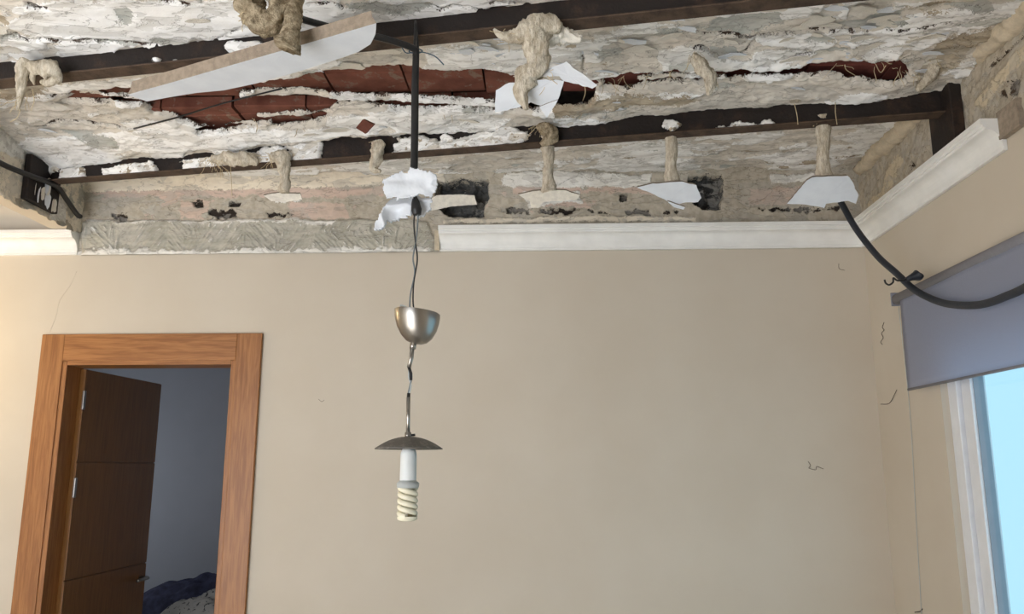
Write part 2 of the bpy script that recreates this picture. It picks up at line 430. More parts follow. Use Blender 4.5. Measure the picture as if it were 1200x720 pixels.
# bare band of wall above the cornice
st = 0.0042
xs = np.arange(XL-0.01, XR+0.005, st); zs = np.arange(ZCB-0.002, ZC+0.06, st)
X, Z = np.meshgrid(xs, zs)
P = np.stack([X, np.full_like(X, D-0.004), Z], -1)
px, py = proj(P)
w1 = fbm(X*16, Z*16, 3, 4); w2 = fbm(X*16+50, Z*16+9, 5, 4)
qx, qy = px+w1*5, py+w2*4
w3 = fbm(X*60, Z*60, 11, 3)
holes = [[(512, 213), (540, 210), (570, 210), (573, 230), (568, 252), (545, 254), (520, 250), (513, 236)],
         [(808, 206), (846, 205), (848, 225), (846, 243), (830, 244), (812, 240), (806, 222)]]
H = field(qx, qy, holes)
small = field(px+w1*2, py+w2*2, [[(226, 237), (238, 237), (239, 243), (228, 243)], [(268, 236), (282, 238), (280, 243), (267, 243)], [(726, 228), (736, 228), (735, 235), (727, 235)], [(593, 244), (601, 243), (600, 250), (594, 250)]])
dark = field(qx, qy, [[(128, 248), (152, 248), (150, 259), (130, 259)], [(244, 246), (278, 246), (276, 258), (250, 258)], [(308, 247), (346, 248), (344, 255), (312, 257)],
                      [(598, 243), (625, 244), (622, 252), (604, 252)], [(635, 244), (676, 243), (672, 253), (652, 255), (634, 252)], [(682, 243), (700, 246), (716, 252), (690, 252)],
                      [(730, 243), (765, 243), (764, 253), (732, 253)], [(885, 242), (905, 243), (940, 242), (985, 243), (984, 249), (930, 250), (888, 247)], [(775, 247), (800, 246), (796, 253), (778, 253)]])
dark = np.maximum(dark-2.0, -30)+w3*4
mortar = field(px+w1*2.5, py+w2*2, [[(96, 261), (300, 259), (480, 258), (500, 262), (516, 294), (512, 297), (380, 297), (230, 299), (97, 301)]])
drip = -30+0*px
low = field(px+w1*7, py+w3*4+w2*3, [[(90, 297), (120, 292), (200, 293), (250, 296), (305, 291), (330, 295), (420, 291), (500, 292), (520, 300), (520, 305), (90, 306)]])
sel = fbm(X*7, Z*7, 8, 2)
s1 = fbm((X+Z)*120, (X-Z)*14, 15, 2); s2 = fbm((X-Z*0.8)*120, (X*0.8+Z)*14, 16, 2); s3 = fbm(X*120, Z*12, 17, 2)
scr = 1.6*np.where(sel > 0.12, s1, np.where(sel > -0.12, s3, s2))
white = np.maximum(np.maximum(low, np.where(mortar > 1, (scr-0.98)*9, -30)), field(qx, qy, [[(590, 204), (640, 201), (700, 202), (764, 205), (763, 218), (700, 220), (600, 220), (588, 214)], [(902, 204), (958, 203), (955, 213), (904, 215)],
                       [(312, 228), (350, 229), (352, 237), (320, 236)], [(612, 227), (678, 225), (680, 236), (640, 241), (622, 244)], [(100, 259), (180, 260), (300, 258), (400, 258), (390, 262), (100, 262)]]))
cream = np.maximum(field(qx, py+w2*2, [[(85, 208), (200, 200), (480, 185), (520, 180), (520, 216), (300, 222), (90, 225)]]), field(px, py+w2*2, [[(520, 257), (760, 253), (815, 254), (815, 259), (520, 262)]]))
pink = np.maximum(field(qx, qy, [[(110, 223), (450, 220), (450, 229), (250, 231), (110, 230)], [(600, 220), (770, 217), (768, 226), (600, 228)], [(880, 222), (940, 220), (935, 240), (880, 240)],
                      [(340, 236), (400, 238), (410, 256), (340, 256)], [(640, 236), (700, 235), (690, 243), (640, 243)], [(210, 236), (250, 236), (240, 256), (215, 256)], [(180, 224), (215, 232), (190, 245)]]), w1*10-7)
cement = np.where(cream > -2, -30, fbm(X*7+3, Z*12, 21, 5)*22-5)
disp = 0.004*w1+0.0012*w3
disp = disp+0.010*sstep(-2, 2, mortar)*(1+0.35*scr*sstep(0.0, 6, mortar))+0.004*sstep(-1.5, 1.5, white)+0.006*sstep(-2, 2, cream)
disp = disp-0.012*sstep(-1, 1.5, dark)-0.03*sstep(-0.5, 1.5, small)
rub = fbm(X*24, Z*24, 33, 4)
disp = disp-sstep(-1.0, 1.8, H)*(0.075+0.04*rub)
far = sstep(2.88, 2.92, Z)
attrs = dict(pink=enc(pink), cream=enc(cream), mortar=enc(np.maximum(mortar, cement-6)), white=enc(white), dark=enc(np.maximum(dark, small)), rubble=enc(H))
keep = np.ones_like(X, bool)
band = relief('bare_plaster_band', P, (0, -1, 0), disp, keep, attrs, M['band'], wall_back, flip=False)
tag(band, 'broken grey brown plaster band with holes above the cornice')

# hairline crack and scuffs on the back wall
tube('hairline_crack', [wy(90, 318, D), wy(82, 335, D), wy(70, 352, D), wy(66, 370, D), wy(58, 390, D)], 0.0012, M['paint_wall'], wall_back, n=5, sm=3)

# ---- right wall, with window opening
WY0, WY1, WZ0, WZ1 = 1.25, 3.03, 0.35, 2.08
v, f = boxes_vf([(XR, XR+0.10, WY1, D+0.1, 0, ZCT-0.05), (XR, XR+0.10, -1.9, WY0, 0, ZCT-0.05), (XR, XR+0.10, WY0, WY1, WZ1, ZCT-0.05), (XR+0.03, XR+0.30, -1.9, D+0.2, ZCT-0.05, 3.1), (XR, XR+0.10, WY0, WY1, 0, WZ0)])
wall_right = tag(mesh_obj('wall_right', v, f, M['paint_wall'], origin=(XR, 0, 0)), 'beige right wall with window and bare plaster along its top', None, None, 'structure')
ys = np.arange(0.5, D+0.005, 0.005); zs = np.arange(ZCT-0.055, ZC+0.06, 0.005)
Y, Z = np.meshgrid(ys, zs)
P = np.stack([np.full_like(Y, XR-0.003), Y, Z], -1); px, py = proj(P)
w1 = fbm(Y*14, Z*14, 43, 4); w2 = fbm(Y*14+50, Z*14+9, 45, 4); w3 = fbm(Y*60, Z*60, 47, 3)
dk = field(px+w1*3, py+w2*3, [[(1183, 95), (1197, 92), (1194, 112), (1186, 109)], [(1172, 110), (1180, 106), (1182, 116)], [(1092, 175), (1110, 165), (1118, 168), (1090, 190)], [(1068, 190), (1075, 195), (1066, 202)]])
cr = lfield(px+w1*6, py+w2*6, [([(1035, 222), (1045, 205), (1052, 185)], 5), ([(1020, 240), (1030, 228)], 4), ([(1150, 120), (1200, 60)], 6)])
gr = w1*14-6
line = lfield(px, py, [([(1160, 78), (1200, 42)], 0.8)])
relief('bare_plaster_band', P, (-1, 0, 0), 0.006*w1+0.004*w3-0.012*sstep(-1, 1, dk)-0.01*sstep(-0.5, 0.8, line)+0.004*sstep(-2, 2, cr), np.ones_like(Y, bool),
       dict(cream=enc(cr), grey=enc(gr), dark=enc(np.maximum(dk, line))), M['rightband'], wall_right, flip=True)

# ---- other walls, floor
tag(mesh_obj('wall_left', *box_vf(-4.7, -4.6, -1.9, D+0.1, 0, 3.3), M['paint_wall'], origin=(-4.6, 0, 0)), None, None, None, 'structure')
v, f = boxes_vf([(-4.7, -4.1, -2.0, -1.9, 0, 3.3), (-1.3, XR+0.3, -2.0, -1.9, 0, 3.3), (-4.1, -1.3, -2.0, -1.9, 0, 0.08), (-4.1, -1.3, -2.0, -1.9, 2.15, 3.3)])
tag(mesh_obj('wall_front', v, f, M['paint_wall'], origin=(0, -1.9, 0)), None, None, None, 'structure')
tag(mesh_obj('floor', *box_vf(-4.7, XR+0.3, -2.0, 7.0, -0.1, 0), M['floor'], origin=(0, 0, 0)), None, None, None, 'structure')

# ---- ceiling: vaults of plastered clay tile between steel beams
def uvgrid(u0, u1, v0, v1, s):
    us = np.arange(u0, u1, s); vs = np.arange(v0, v1, s); return np.meshgrid(us, vs)
def uv2xy(u, v): return u*U[0]+v*Vv[0], u*U[1]+v*Vv[1]
def vault_z(v):
    v = np.asarray(v, float)
    z = np.where(v < V1, ZS+0.045*np.sin(np.pi*np.clip((V1-v)/0.85, 0, 1)), 0)
    z = np.where((v >= V1) & (v < V2), ZS+0.05*np.sin(np.pi*np.clip((v-V1)/(V2-V1), 0, 1)), z)
    return np.where(v >= V2, ZS+(ZC-ZS)*sstep(0, 0.35, v-V2), z)
ceil_v, ceil_f = boxes_vf([(-4.7, XR+0.3, -2.0, 0.6, 3.02, 3.12), (-4.7, XL-0.10, 0.6, D+0.1, 3.12, 3.22), (XL-0.1, XR+0.3, 0.6, D+0.1, 3.03, 3.12)])
ceiling = tag(mesh_obj('ceiling', ceil_v, ceil_f, M['deck'], origin=(0, 0, 0)), 'old vaulted ceiling with peeling white plaster and exposed clay tiles', None, None, 'structure')

holeA = [(60, 109), (85, 105), (145, 101), (180, 104), (250, 106), (270, 100), (310, 95), (345, 93), (385, 85), (440, 80), (550, 80), (582, 83), (606, 90), (604, 100), (660, 96), (695, 92), (700, 108), (690, 121), (655, 124), (620, 130), (575, 129), (540, 124), (470, 126),
         (420, 123), (400, 127), (372, 136), (345, 133), (330, 141), (300, 148), (250, 149), (225, 144), (205, 136), (180, 130), (165, 122), (110, 120), (72, 118), (90, 113)]
holeB = [(702, 90), (730, 86), (760, 83), (840, 82), (870, 79), (925, 78), (950, 75), (1000, 73), (1055, 73), (1064, 85), (1056, 96), (1035, 97), (1000, 93), (975, 88), (945, 88), (905, 86), (880, 86), (855, 93), (800, 95), (760, 99), (735, 103), (704, 104)]
slots = [[(315, 143), (350, 139), (385, 137), (375, 143), (340, 149), (318, 151)], [(230, 150), (262, 149), (300, 152), (260, 154), (236, 154)], [(378, 168), (400, 164), (458, 161), (462, 178), (420, 186), (380, 190)],
         [(470, 162), (500, 158), (560, 160), (620, 158), (600, 166), (540, 170), (500, 172), (470, 172)]]
ridges = [([(285, 112), (330, 111), (400, 113), (470, 116), (540, 118), (590, 120)], 3.2), ([(90, 112), (140, 111), (165, 114)], 1.5), ([(300, 141), (330, 139), (350, 137)], 1.5), ([(745, 95), (800, 90), (850, 88)], 2.0)]
cracks = [([(0, 44), (20, 40), (35, 47), (50, 44), (75, 48), (100, 47), (135, 48), (165, 50), (185, 53)], 1.3), ([(52, 148), (66, 142), (90, 143), (118, 147), (140, 147)], 1.1),
          ([(190, 0), (210, 2), (228, 5), (240, 2)], 1.3), ([(35, 7), (50, 9), (54, 10)], 2.2), ([(362, 3), (390, 2), (402, 9)], 1.0), ([(500, 3), (518, 10), (530, 5), (550, 8), (562, 12), (590, 10)], 1.4), ([(575, 2), (600, 3), (620, 5)], 1.0),
          ([(795, 38), (812, 37), (832, 42), (858, 41), (880, 44), (920, 40), (968, 34)], 1.5), ([(860, 66), (875, 59), (884, 50), (888, 40)], 0.9), ([(683, 58), (684, 72), (682, 90)], 0.9),
          ([(815, 58), (822, 57), (830, 60)], 1.0), ([(240, 50), (290, 30)], 0.5), ([(965, 36), (1010, 34), (1060, 33), (1120, 22)], 0.8), ([(935, 63), (950, 61), (965, 62)], 1.0), ([(1150, 60), (1180, 55), (1195, 50)], 1.0)]
cementP = [[(136, 10), (150, 9), (158, 18), (156, 27), (146, 26), (140, 18)], [(100, 46), (135, 47), (166, 48), (168, 54), (120, 51)], [(180, 42), (205, 46), (222, 50), (200, 54), (182, 52)], [(400, 5), (440, 2), (490, 2), (505, 6), (470, 14), (410, 12)],
           [(0, 38), (20, 36), (22, 44), (0, 48)], [(840, 24), (865, 21), (918, 17), (914, 32), (885, 38), (840, 40), (820, 33)], [(985, 30), (1020, 17), (1060, 12), (1062, 24), (1030, 33), (995, 32)], [(770, 33), (798, 31), (800, 40), (760, 42)],
           [(832, 58), (860, 56), (862, 64), (845, 69)], [(945, 48), (965, 40), (978, 45), (960, 49)], [(1105, 4), (1150, 0), (1165, 6), (1140, 12)], [(1135, 18), (1150, 14), (1150, 22), (1138, 24)], [(350, 84), (372, 78), (384, 86), (362, 90)], [(1000, 43), (1012, 40), (1005, 50)], [(70, 152), (130, 158), (140, 172), (110, 170)],
           [(700, 60), (725, 56), (735, 62), (710, 68)], [(1165, 25), (1182, 22), (1178, 34)]]
paintP = [[(500, 58), (570, 50), (575, 58), (530, 66), (505, 76)], [(690, 40), (760, 32), (780, 36), (700, 46)], [(770, 60), (800, 55), (830, 60), (860, 68), (850, 76), (775, 80)], [(880, 60), (940, 56), (962, 62), (945, 68), (890, 76)], [(830, 20), (905, 8), (970, 2), (965, 14), (920, 26), (880, 26)],
          [(960, 25), (985, 15), (975, 6), (1000, 5), (990, 22)], [(870, 45), (980, 38), (968, 56), (900, 55)], [(1080, 15), (1170, 8), (1165, 25), (1090, 32)], [(0, 30), (60, 0), (330, 0), (320, 40), (120, 50), (30, 38)], [(420, 10), (520, 12), (600, 5), (620, 0), (480, 0)], [(250, 155), (350, 152), (460, 145), (450, 155), (350, 165), (250, 175)],
          [(560, 135), (600, 140), (585, 155), (505, 158), (490, 140), (520, 130)], [(1000, 50), (1060, 30), (1130, 32), (1080, 60)], [(380, 140), (420, 135), (470, 140), (440, 152), (390, 155)]]
dirtP = [[(720, 105), (800, 108), (830, 118), (800, 130), (720, 125)], [(0, 88), (60, 92), (60, 112), (0, 116)], [(1110, 40), (1200, 20), (1130, 70), (1100, 95), (1060, 100)], [(640, 110), (720, 108), (740, 128), (650, 140)]]

def ceiling_piece(name, u0, u1, v0, v1, s, seed, rough, holes_on):
    Ug, Vg = uvgrid(u0, u1, v0, v1, s)
    x, y = uv2xy(Ug, Vg)
    P = np.stack([x, y, vault_z(Vg)], -1)
    px, py = proj(P)
    w1 = fbm(Ug*11, Vg*22, seed, 5); w2 = fbm(Ug*11+40, Vg*22+7, seed+2, 5); w3 = fbm(Ug*45, Vg*60, seed+5, 3); wl = fbm(Ug*3.2, Vg*9, seed+9, 5)
    qx, qy = px+w1*12, py+w2*5
    left = sstep(520, 250, px)
    paint = np.maximum(field(qx, qy, paintP), wl*40-1+6*w2+3*w3)
    cem = np.maximum(field(qx, qy, cementP), fbm(Ug*4+9, Vg*12, seed+14, 5)*30-15-left*6)
    dirt = np.maximum(field(qx, qy, dirtP)-3, fbm(Ug*6+9, Vg*16, seed+24, 5)*26-16)
    crk = lfield(px+w1*3, py+w2*3, cracks)
    hol = np.full(px.shape, -30.0)
    if holes_on:
        hol = np.maximum(field(px+w1*9, py+w2*3.5+w3*0.8, [holeA, holeB]), field(px+w1*8, py+w2*4+w3*0.8, slots))
        ridge = lfield(px+w1*8, py+w2*2.5, ridges)
        hol = np.where(ridge > -3, np.minimum(hol, -ridge), hol)
    ter = (wl+0.35*w2)*8; tfr = ter-np.floor(ter)
    disp = -(rough*(0.004*w1+0.0012*w3+0.007*wl))+0.0032*(np.floor(ter)+sstep(0.0, 0.16, tfr))*(0.15+0.85*rough)              # normal points down: positive = down
    lumps = fbm(Ug*9, Vg*20, seed+40, 4)
    if holes_on:
        near = sstep(-26, -2, hol)*sstep(560, 700, px)
        disp = disp+0.010*near*np.abs(lumps)*2
        disp = disp+0.007*sstep(-14, -2, hol)*(0.5+lumps)
    disp = disp+0.0035*sstep(-0.8, 0.8, paint)-0.004*sstep(-0.8, 0.8, cem)-0.016*sstep(-0.8, 0.8, crk)
    disp = disp-0.022*sstep(-3.0, 0.4, hol)
    # gentle curled edge of the top coat
    disp = disp+0.006*np.exp(-((paint-1.5)/2.0)**2)*sstep(-0.2, 0.5, w2)
    keep = (x > XL-0.03) & (x < XR+0.02) & (y < D+0.02)
    dark = np.maximum(crk-0.3, np.where(hol > -1.2, 1.5, -30))
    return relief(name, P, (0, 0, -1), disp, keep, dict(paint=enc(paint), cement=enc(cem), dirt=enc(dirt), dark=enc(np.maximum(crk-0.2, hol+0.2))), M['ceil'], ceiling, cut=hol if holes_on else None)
ceiling_piece('plaster_vault', -2.75, 1.6, 0.9, V1-0.006, 0.0065, 100, 0.18, False)
ceiling_piece('plaster_vault', -2.85, 1.3, V1+0.006, V2-0.006, 0.0052, 200, 1.0, True)
ceiling_piece('plaster_vault', -2.85, 1.3, V2+0.006, 3.85, 0.006, 300, 0.8, False)
# low flat strip of plaster in front of the first vault, over the viewer
# clay tiles laid in rows above the broken plaster
tile_me = []
for mk in ('tile', 'tile2'):
    me = bpy.data.meshes.new('clay_tile')
    vv = []; ff = []
    # hollow clay tile: slab with two shallow grooves along its underside
    prof = [(-0.122, 0.004), (-0.118, 0), (-0.062, 0), (-0.058, 0.005), (-0.052, 0.005), (-0.048, 0), (0.088, 0), (0.090, 0.006), (0.116, 0.008), (0.122, 0.012), (0.122, 0.045), (-0.122, 0.045)]
    for sx in (-0.138, 0.138):
        vv += [(sx, a, b) for a, b in prof]
    n = len(prof)
    ff = [tuple(range(n)), tuple(range(2*n-1, n-1, -1))]+[(i, i+n, (i+1) % n+n, (i+1) % n) for i in range(n)]
    me.from_pydata(vv, [], ff); me.materials.append(M[mk]); me.update(); tile_me.append(me)
for yc, off, dz in ((2.42, 0.1, 0.074), (2.672, 0.04, 0.072), (2.975, 0.19, 0.060)):
    x = XL+0.10+off
    while x < XR+0.02:
        if (x*Vv[0]+(yc+0.1)*Vv[1]) < V2+0.12:
            zz = ZS+dz+random.uniform(-0.004, 0.005)
            qx_, _q = proj(np.array([x, yc, zz]))
            o = bpy.data.objects.new('clay_tile', tile_me[1 if qx_ > 640 else 0]); COL.objects.link(o)
            o.parent = ceiling; o.location = (x, yc, zz); o.rotation_euler = (random.uniform(-0.06, 0.02), random.uniform(-0.02, 0.02), random.uniform(-0.012, 0.012))
        x += 0.284

# ---- steel beams
def beam(name, vc, label, ends, hole_polys, seed):
    hx, hy = uv2xy(0, vc)
    t = thing(name, (hx, hy, ZB), label, 'beam', 'steel ceiling beams', None)
    fw, tw, tf_, h = 0.029, 0.004, 0.007, 0.14
    def prism(nm, prof, mat, u0, u1):
        V = []
        for u in (u0, u1):
            for a, b in prof:
                x, y = uv2xy(u, vc+a); V.append((x, y, ZB+b))
        n = len(prof)
        Fc = [tuple(range(n-1, -1, -1)), tuple(range(n, 2*n))]+[(i, (i+1) % n, (i+1) % n+n, i+n) for i in range(n)]
        return mesh_obj(nm, V, Fc, mat, t)
    u0, u1 = ends
    prism('web', [(-tw, tf_), (tw, tf_), (tw, h-tf_), (-tw, h-tf_)], M['steel'], u0, u1)
    add_bevel(prism('bottom_flange', [(-fw, 0), (fw, 0), (fw, tf_*0.8), (0, tf_*1.6), (-fw, tf_*0.8)], M['flange'], u0, u1), 0.0015, 1)
    prism('top_flange', [(-fw, h-tf_), (fw, h-tf_), (fw, h), (-fw, h)], M['steel'], u0, u1)
    # plaster scabs clinging to the web
    us = np.arange(u0, u1, 0.005); hs = np.arange(0.0065, 0.085, 0.0045)
    Ug, Hg = np.meshgrid(us, hs)
    x, y = uv2xy(Ug, vc-0.020)
    P = np.stack([x, y, ZB+Hg], -1); px, py = proj(P)
    w1 = fbm(Ug*18, Hg*30, seed, 5); w3 = fbm(Ug*60, Hg*60, seed+3, 3)
    fl = np.maximum(field(px+w1*8, py+fbm(Ug*18+9, Hg*30, seed+1, 4)*7+w3*0.8, hole_polys)-1.0+w1*5, w1*30-24)
    fl = np.minimum(fl, (0.080-Hg)*400)
    dsp = 0.010*sstep(-1.0, 1.0, fl)*(0.5+w1+0.15*w3)-0.014*(1-sstep(-1.2, 0.4, fl))
    a = np.full_like(px, 0.0)
    relief('plaster_scab', P, (-Vv[0], -Vv[1], 0), dsp, np.ones_like(fl, bool), dict(paint=enc(w1*20+4), cement=a, dirt=enc(w3*18-8), dark=a), M['ceil'], t, cut=-fl-1.0)
    return t
b1 = beam('steel_beam', V1, 'blackened steel beam nearest the viewer, crossing the top of the picture', ((XL-0.06-V1*Vv[0])/U[0], (XR+0.05-V1*Vv[0])/U[0]),
          [[(176, 68), (205, 66), (212, 78), (190, 84)], [(268, 52), (300, 46), (318, 52), (300, 62), (272, 66)], [(688, 26), (705, 24), (700, 33)], [(850, 14), (905, 6), (940, 3), (920, 12), (870, 20)]], 500)
b2 = beam('steel_beam', V2, 'blackened steel beam further back, its left half crusted with plaster', ((XL-0.02-V2*Vv[0])/U[0], (XR-V2*Vv[0])/U[0]),
          [[(44, 188), (66, 186), (66, 204), (56, 206)], [(70, 195), (98, 198), (100, 214), (74, 212)], [(118, 196), (180, 188), (186, 200), (140, 212), (118, 208)], [(205, 190), (245, 182), (300, 172), (330, 170), (335, 196), (250, 202), (212, 204)],
           [(330, 168), (378, 165), (376, 196), (340, 200)], [(460, 158), (540, 160), (600, 150), (622, 158), (600, 180), (540, 184), (462, 188)], [(776, 138), (800, 142), (790, 156), (780, 152)], [(640, 150), (655, 152), (645, 170), (636, 168)], [(840, 148), (910, 144), (915, 150), (850, 158)]], 520)
# brackets at the beam ends
box('end_bracket', (XR-0.045, XR-0.002, 2.66, 2.82, CAMZ+1.10, CAMZ+1.345), M['steel'], b2, 0.004)
box('end_bracket', (XL+0.002, XL+0.03, 3.14, 3.36, CAMZ+1.10, CAMZ+1.30), M['steel'], b2, 0.004)

# ---- cove fillet along the right wall
def cove(name, pts, r, seed, parent):
    P_ = catmull(pts, 14)
    v, f = tube_vf(P_, r, 12, wob=0.35, wfreq=9, seed=seed)
    return mesh_obj(name, v, f, M['plaster_cream'], parent, smooth=True)
cove('cove_fillet', [(XR-0.005, y, CAMZ+zz) for y, zz in ((3.56, 1.338), (3.3, 1.34), (3.1, 1.335), (2.95, 1.33))], [0.03, 0.045, 0.04, 0.02], 61, wall_right)
cove('cove_fillet', [(XR-0.005, y, CAMZ+zz) for y, zz in ((2.68, 1.345), (2.5, 1.35), (2.3, 1.345), (2.0, 1.345), (1.5, 1.34))], [0.012, 0.035, 0.045, 0.045, 0.04], 63, wall_right)

# ---- cornices
cp = [(0, 0), (0.013, 0), (0.013, 0.007), (0.009, 0.010), (0.012, 0.016)]
for k in range(9):
    a = k/8*math.pi/2; cp.append((0.058-0.046*math.cos(a), 0.018+0.052*math.sin(a)))
cp += [(0.062, 0.071), (0.062, 0.079), (0.068, 0.080), (0.068, 0.088), (0.075, 0.090), (0.075, 0.106), (0, 0.106)]
def cornice(name, mode, a, b, label, mit=(0, 0)):
    V = []
    for e, s in enumerate((a, b)):
        for p, h in cp:
            q = s+mit[e]*p
            V.append((q, D-0.002-p, ZCB+h) if mode == 'x' else (XR-0.002-p, q, ZCB+h))
    n = len(cp)
    Fc = [tuple(range(n-1, -1, -1)), tuple(range(n, 2*n))]+[(i, (i+1) % n, (i+1) % n+n, i+n) for i in range(n)]
    if mode == 'y': Fc = [q[::-1] for q in Fc]
    return tag(mesh_obj(name, V, Fc, M['cornice']), label, None, None, 'structure')
cornice('trim_1', 'x', -0.478, XR-0.002, 'white moulded cornice along the back wall right of the grey mortar', (0, -1))
cornice('trim_2', 'y', 2.44, D-0.002, 'white moulded cornice sloping up along the right wall', (0, -1))
cornice('trim_3', 'x', -3.2, XL-0.002, 'short white cornice on the back wall above the door, far left')
mesh_obj('broken_end', *box_vf(-0.500, -0.478, D-0.03, D-0.002, ZCB+0.004, ZCB+0.095), M['plaster_cream'], bpy.data.objects['trim_1'])
mesh_obj('backing_plaster', *box_vf(XR-0.022, XR-0.003, 2.335, 2.445, ZCB+0.035, ZCB+0.125), M['board_core'], bpy.data.objects['trim_2'])

# ---- downstand on the left
zs = np.arange(CAMZ+1.03, CAMZ+1.36, 0.006); ys = np.arange(2.3, D+0.003, 0.006)
Y, Z = np.meshgrid(ys, zs)
P = np.stack([np.full_like(Y, XL), Y, Z], -1); px, py = proj(P)
w1 = fbm(Y*14, Z*14, 71, 5); w2 = fbm(Y*14+9, Z*14, 73, 5)
edge = Z-(CAMZ+1.062+0.022*w1+0.02*sstep(3.0, 3.5, Y))
down = thing('wall_downstand', (XL, 3.0, CAMZ+1.08), 'plastered downstand at the left edge with a broken lower rim', None, None, 'structure')
dkp = field(px+w1*3, py+w2*3, [[(36, 208), (60, 212), (58, 250), (40, 244)]])
pkp = lfield(px, py+w1*2, [([(0, 181), (20, 192), (36, 200)], 4.5)])
relief('broken_face', P, (1, 0, 0), 0.006*w1+0.02*sstep(0.03, 0.0, edge)*(0.5+w2)+0.0*Y, np.ones_like(Y, bool), dict(pink=enc(pkp), cream=enc(w1*18+8), mortar=enc(w2*20-4), white=enc(field(px+w1*5, py+w2*4, [[(0, 150), (30, 170), (34, 190), (0, 176)], [(60, 225), (80, 235), (75, 262), (58, 255)]])), dark=enc(dkp-40), rubble=enc(-30+0*Y)), M['band'], down, cut=-edge)
v, f = box_vf(XL-0.10, XL-0.004, 0.6, D, CAMZ+1.085, 3.13)
mesh_obj('core', v, f, M['paint_wall'], down)

# ---- door
door = thing('door_1', (DX0, D, 0), 'honey oak door frame with a darker three-panel door standing open inward', None, None, 'structure')
cz1 = CAMZ+0.595
add_bevel(mesh_obj('casing', *box_vf(-2.313, DX0, D-0.018, D, 0, cz1), M['oak_v'], door), 0.003)
add_bevel(mesh_obj('casing', *box_vf(DX1, -1.284, D-0.018, D, 0, cz1), M['oak_v'], door), 0.003)
add_bevel(mesh_obj('head_casing', *box_vf(DX0, DX1, D-0.0175, D, DZ, cz1), M['oak_h'], door), 0.002)
add_bevel(mesh_obj('jamb', *box_vf(DX0-0.002, DX0+0.022, D-0.012, D+0.125, 0, DZ), M['oak_v'], door), 0.003)
add_bevel(mesh_obj('jamb', *box_vf(DX1-0.022, DX1+0.002, D-0.012, D+0.125, 0, DZ), M['oak_v'], door), 0.003)
mesh_obj('door_stop', *box_vf(DX1-0.032, DX1-0.022, D+0.03, D+0.075, 0, DZ), M['oak_v'], door)
mesh_obj('head_jamb', *box_vf(DX0+0.022, DX1-0.022, D-0.012, D+0.125, DZ-0.02, DZ), M['oak_h'], door)
# leaf, open inward about 87 degrees
LX, LY = DX0+0.045, D+0.10
la = math.radians(88.0); ld = np.array([math.cos(la), math.sin(la)]); ln = np.array([ld[1], -ld[0]])
def leaf_box(nm, s0, s1, t0, t1, z0, z1, mat, par, bev=0.0015):
    V = []
    for z in (z0, z1):
        for s, tt in ((s0, t0), (s1, t0), (s1, t1), (s0, t1)):
            V.append((LX+ld[0]*s+ln[0]*tt, LY+ld[1]*s+ln[1]*tt, z))
    Fc = [(0, 3, 2, 1), (4, 5, 6, 7), (0, 1, 5, 4), (1, 2, 6, 5), (2, 3, 7, 6), (3, 0, 4, 7)]
    o = mesh_obj(nm, V, [q[::-1] for q in Fc], mat, par)
    if bev: add_bevel(o, bev, 2)
    return o
LW = 0.71
leaf = leaf_box('leaf', 0, LW, -0.034, -0.002, 0.01, DZ-0.025, M['leaf'], door)
zt = [0.01, 0.56, CAMZ-0.50, CAMZ+0.0, DZ-0.025]
zt = [0.01, 0.53, 1.05, 1.575, DZ-0.025]
for a, b in zip(zt[:-1], zt[1:]):
    leaf_box('panel', 0.0, LW, -0.002, 0.004, a+0.0025, b-0.0025, M['leaf'], leaf, 0.002)
for zc in (CAMZ+0.30, CAMZ-0.10, CAMZ-1.1):
    h = leaf_box('hinge', -0.012, 0.006, 0.003, 0.014, zc-0.045, zc+0.045, M['nickel'], door, 0.003)
tube('handle', [(LX+ld[0]*(LW-0.06)+ln[0]*0.004, LY+ld[1]*(LW-0.06)+ln[1]*0.004, 0.98), (LX+ld[0]*(LW-0.06)+ln[0]*0.05, LY+ld[1]*(LW-0.06)+ln[1]*0.05, 0.98), (LX+ld[0]*(LW-0.17)+ln[0]*0.055, LY+ld[1]*(LW-0.17)+ln[1]*0.055, 0.98)], 0.009, M['nickel'], leaf, n=8)

# ---- room behind the door
tag(mesh_obj('wall_bedroom', *boxes_vf([(-4.2, 0.6, 5.9, 6.0, 0, 2.9), (-4.3, -4.2, D+0.1, 6.0, 0, 2.9), (-0.9, -0.8, D+0.11, 6.0, 0, 2.9)]), M['hall'], origin=(-2, 5.9, 0)), 'blue grey wall of the dim room behind the open door', None, None, 'structure')
tag(mesh_obj('ceiling_bedroom', *box_vf(-4.3, -0.8, D+0.1, 6.0, 2.75, 2.85), M['hall'], origin=(-2, 5, 2.75)), None, None, None, 'structure')

# ---- window in the right wall
win = thing('window_1', (XR, 2.2, WZ0), 'white framed window in the right wall under the grey blind', None, None, 'structure')
def ring(nm, x0, x1, m0, m1, mat, par, bev=0.003):
    y0, y1, z0, z1 = WY0+m0, WY1-m0, WZ0+m0, WZ1-m0; w = m1-m0
    o = mesh_obj(nm, *boxes_vf([(x0, x1, y0, y0+w, z0, z1), (x0, x1, y1-w, y1, z0, z1), (x0, x1, y0+w, y1-w, z0, z0+w), (x0, x1, y0+w, y1-w, z1-w, z1)]), mat, par)
    return add_bevel(o, bev)
fr = ring('frame', XR+0.025, XR+0.095, 0.0, 0.062, M['pvc'], win)
ring('seal', XR+0.045, XR+0.09, 0.062, 0.067, M['gasket'], win, 0.0005)
sash = ring('sash', XR+0.04, XR+0.095, 0.067, 0.132, M['pvc'], win)
ring('seal', XR+0.05, XR+0.085, 0.132, 0.137, M['gasket'], sash, 0.0005)
mesh_obj('pane', *box_vf(XR+0.066, XR+0.070, WY0+0.135, WY1-0.135, WZ0+0.135, WZ1-0.135), M['glass'], win)

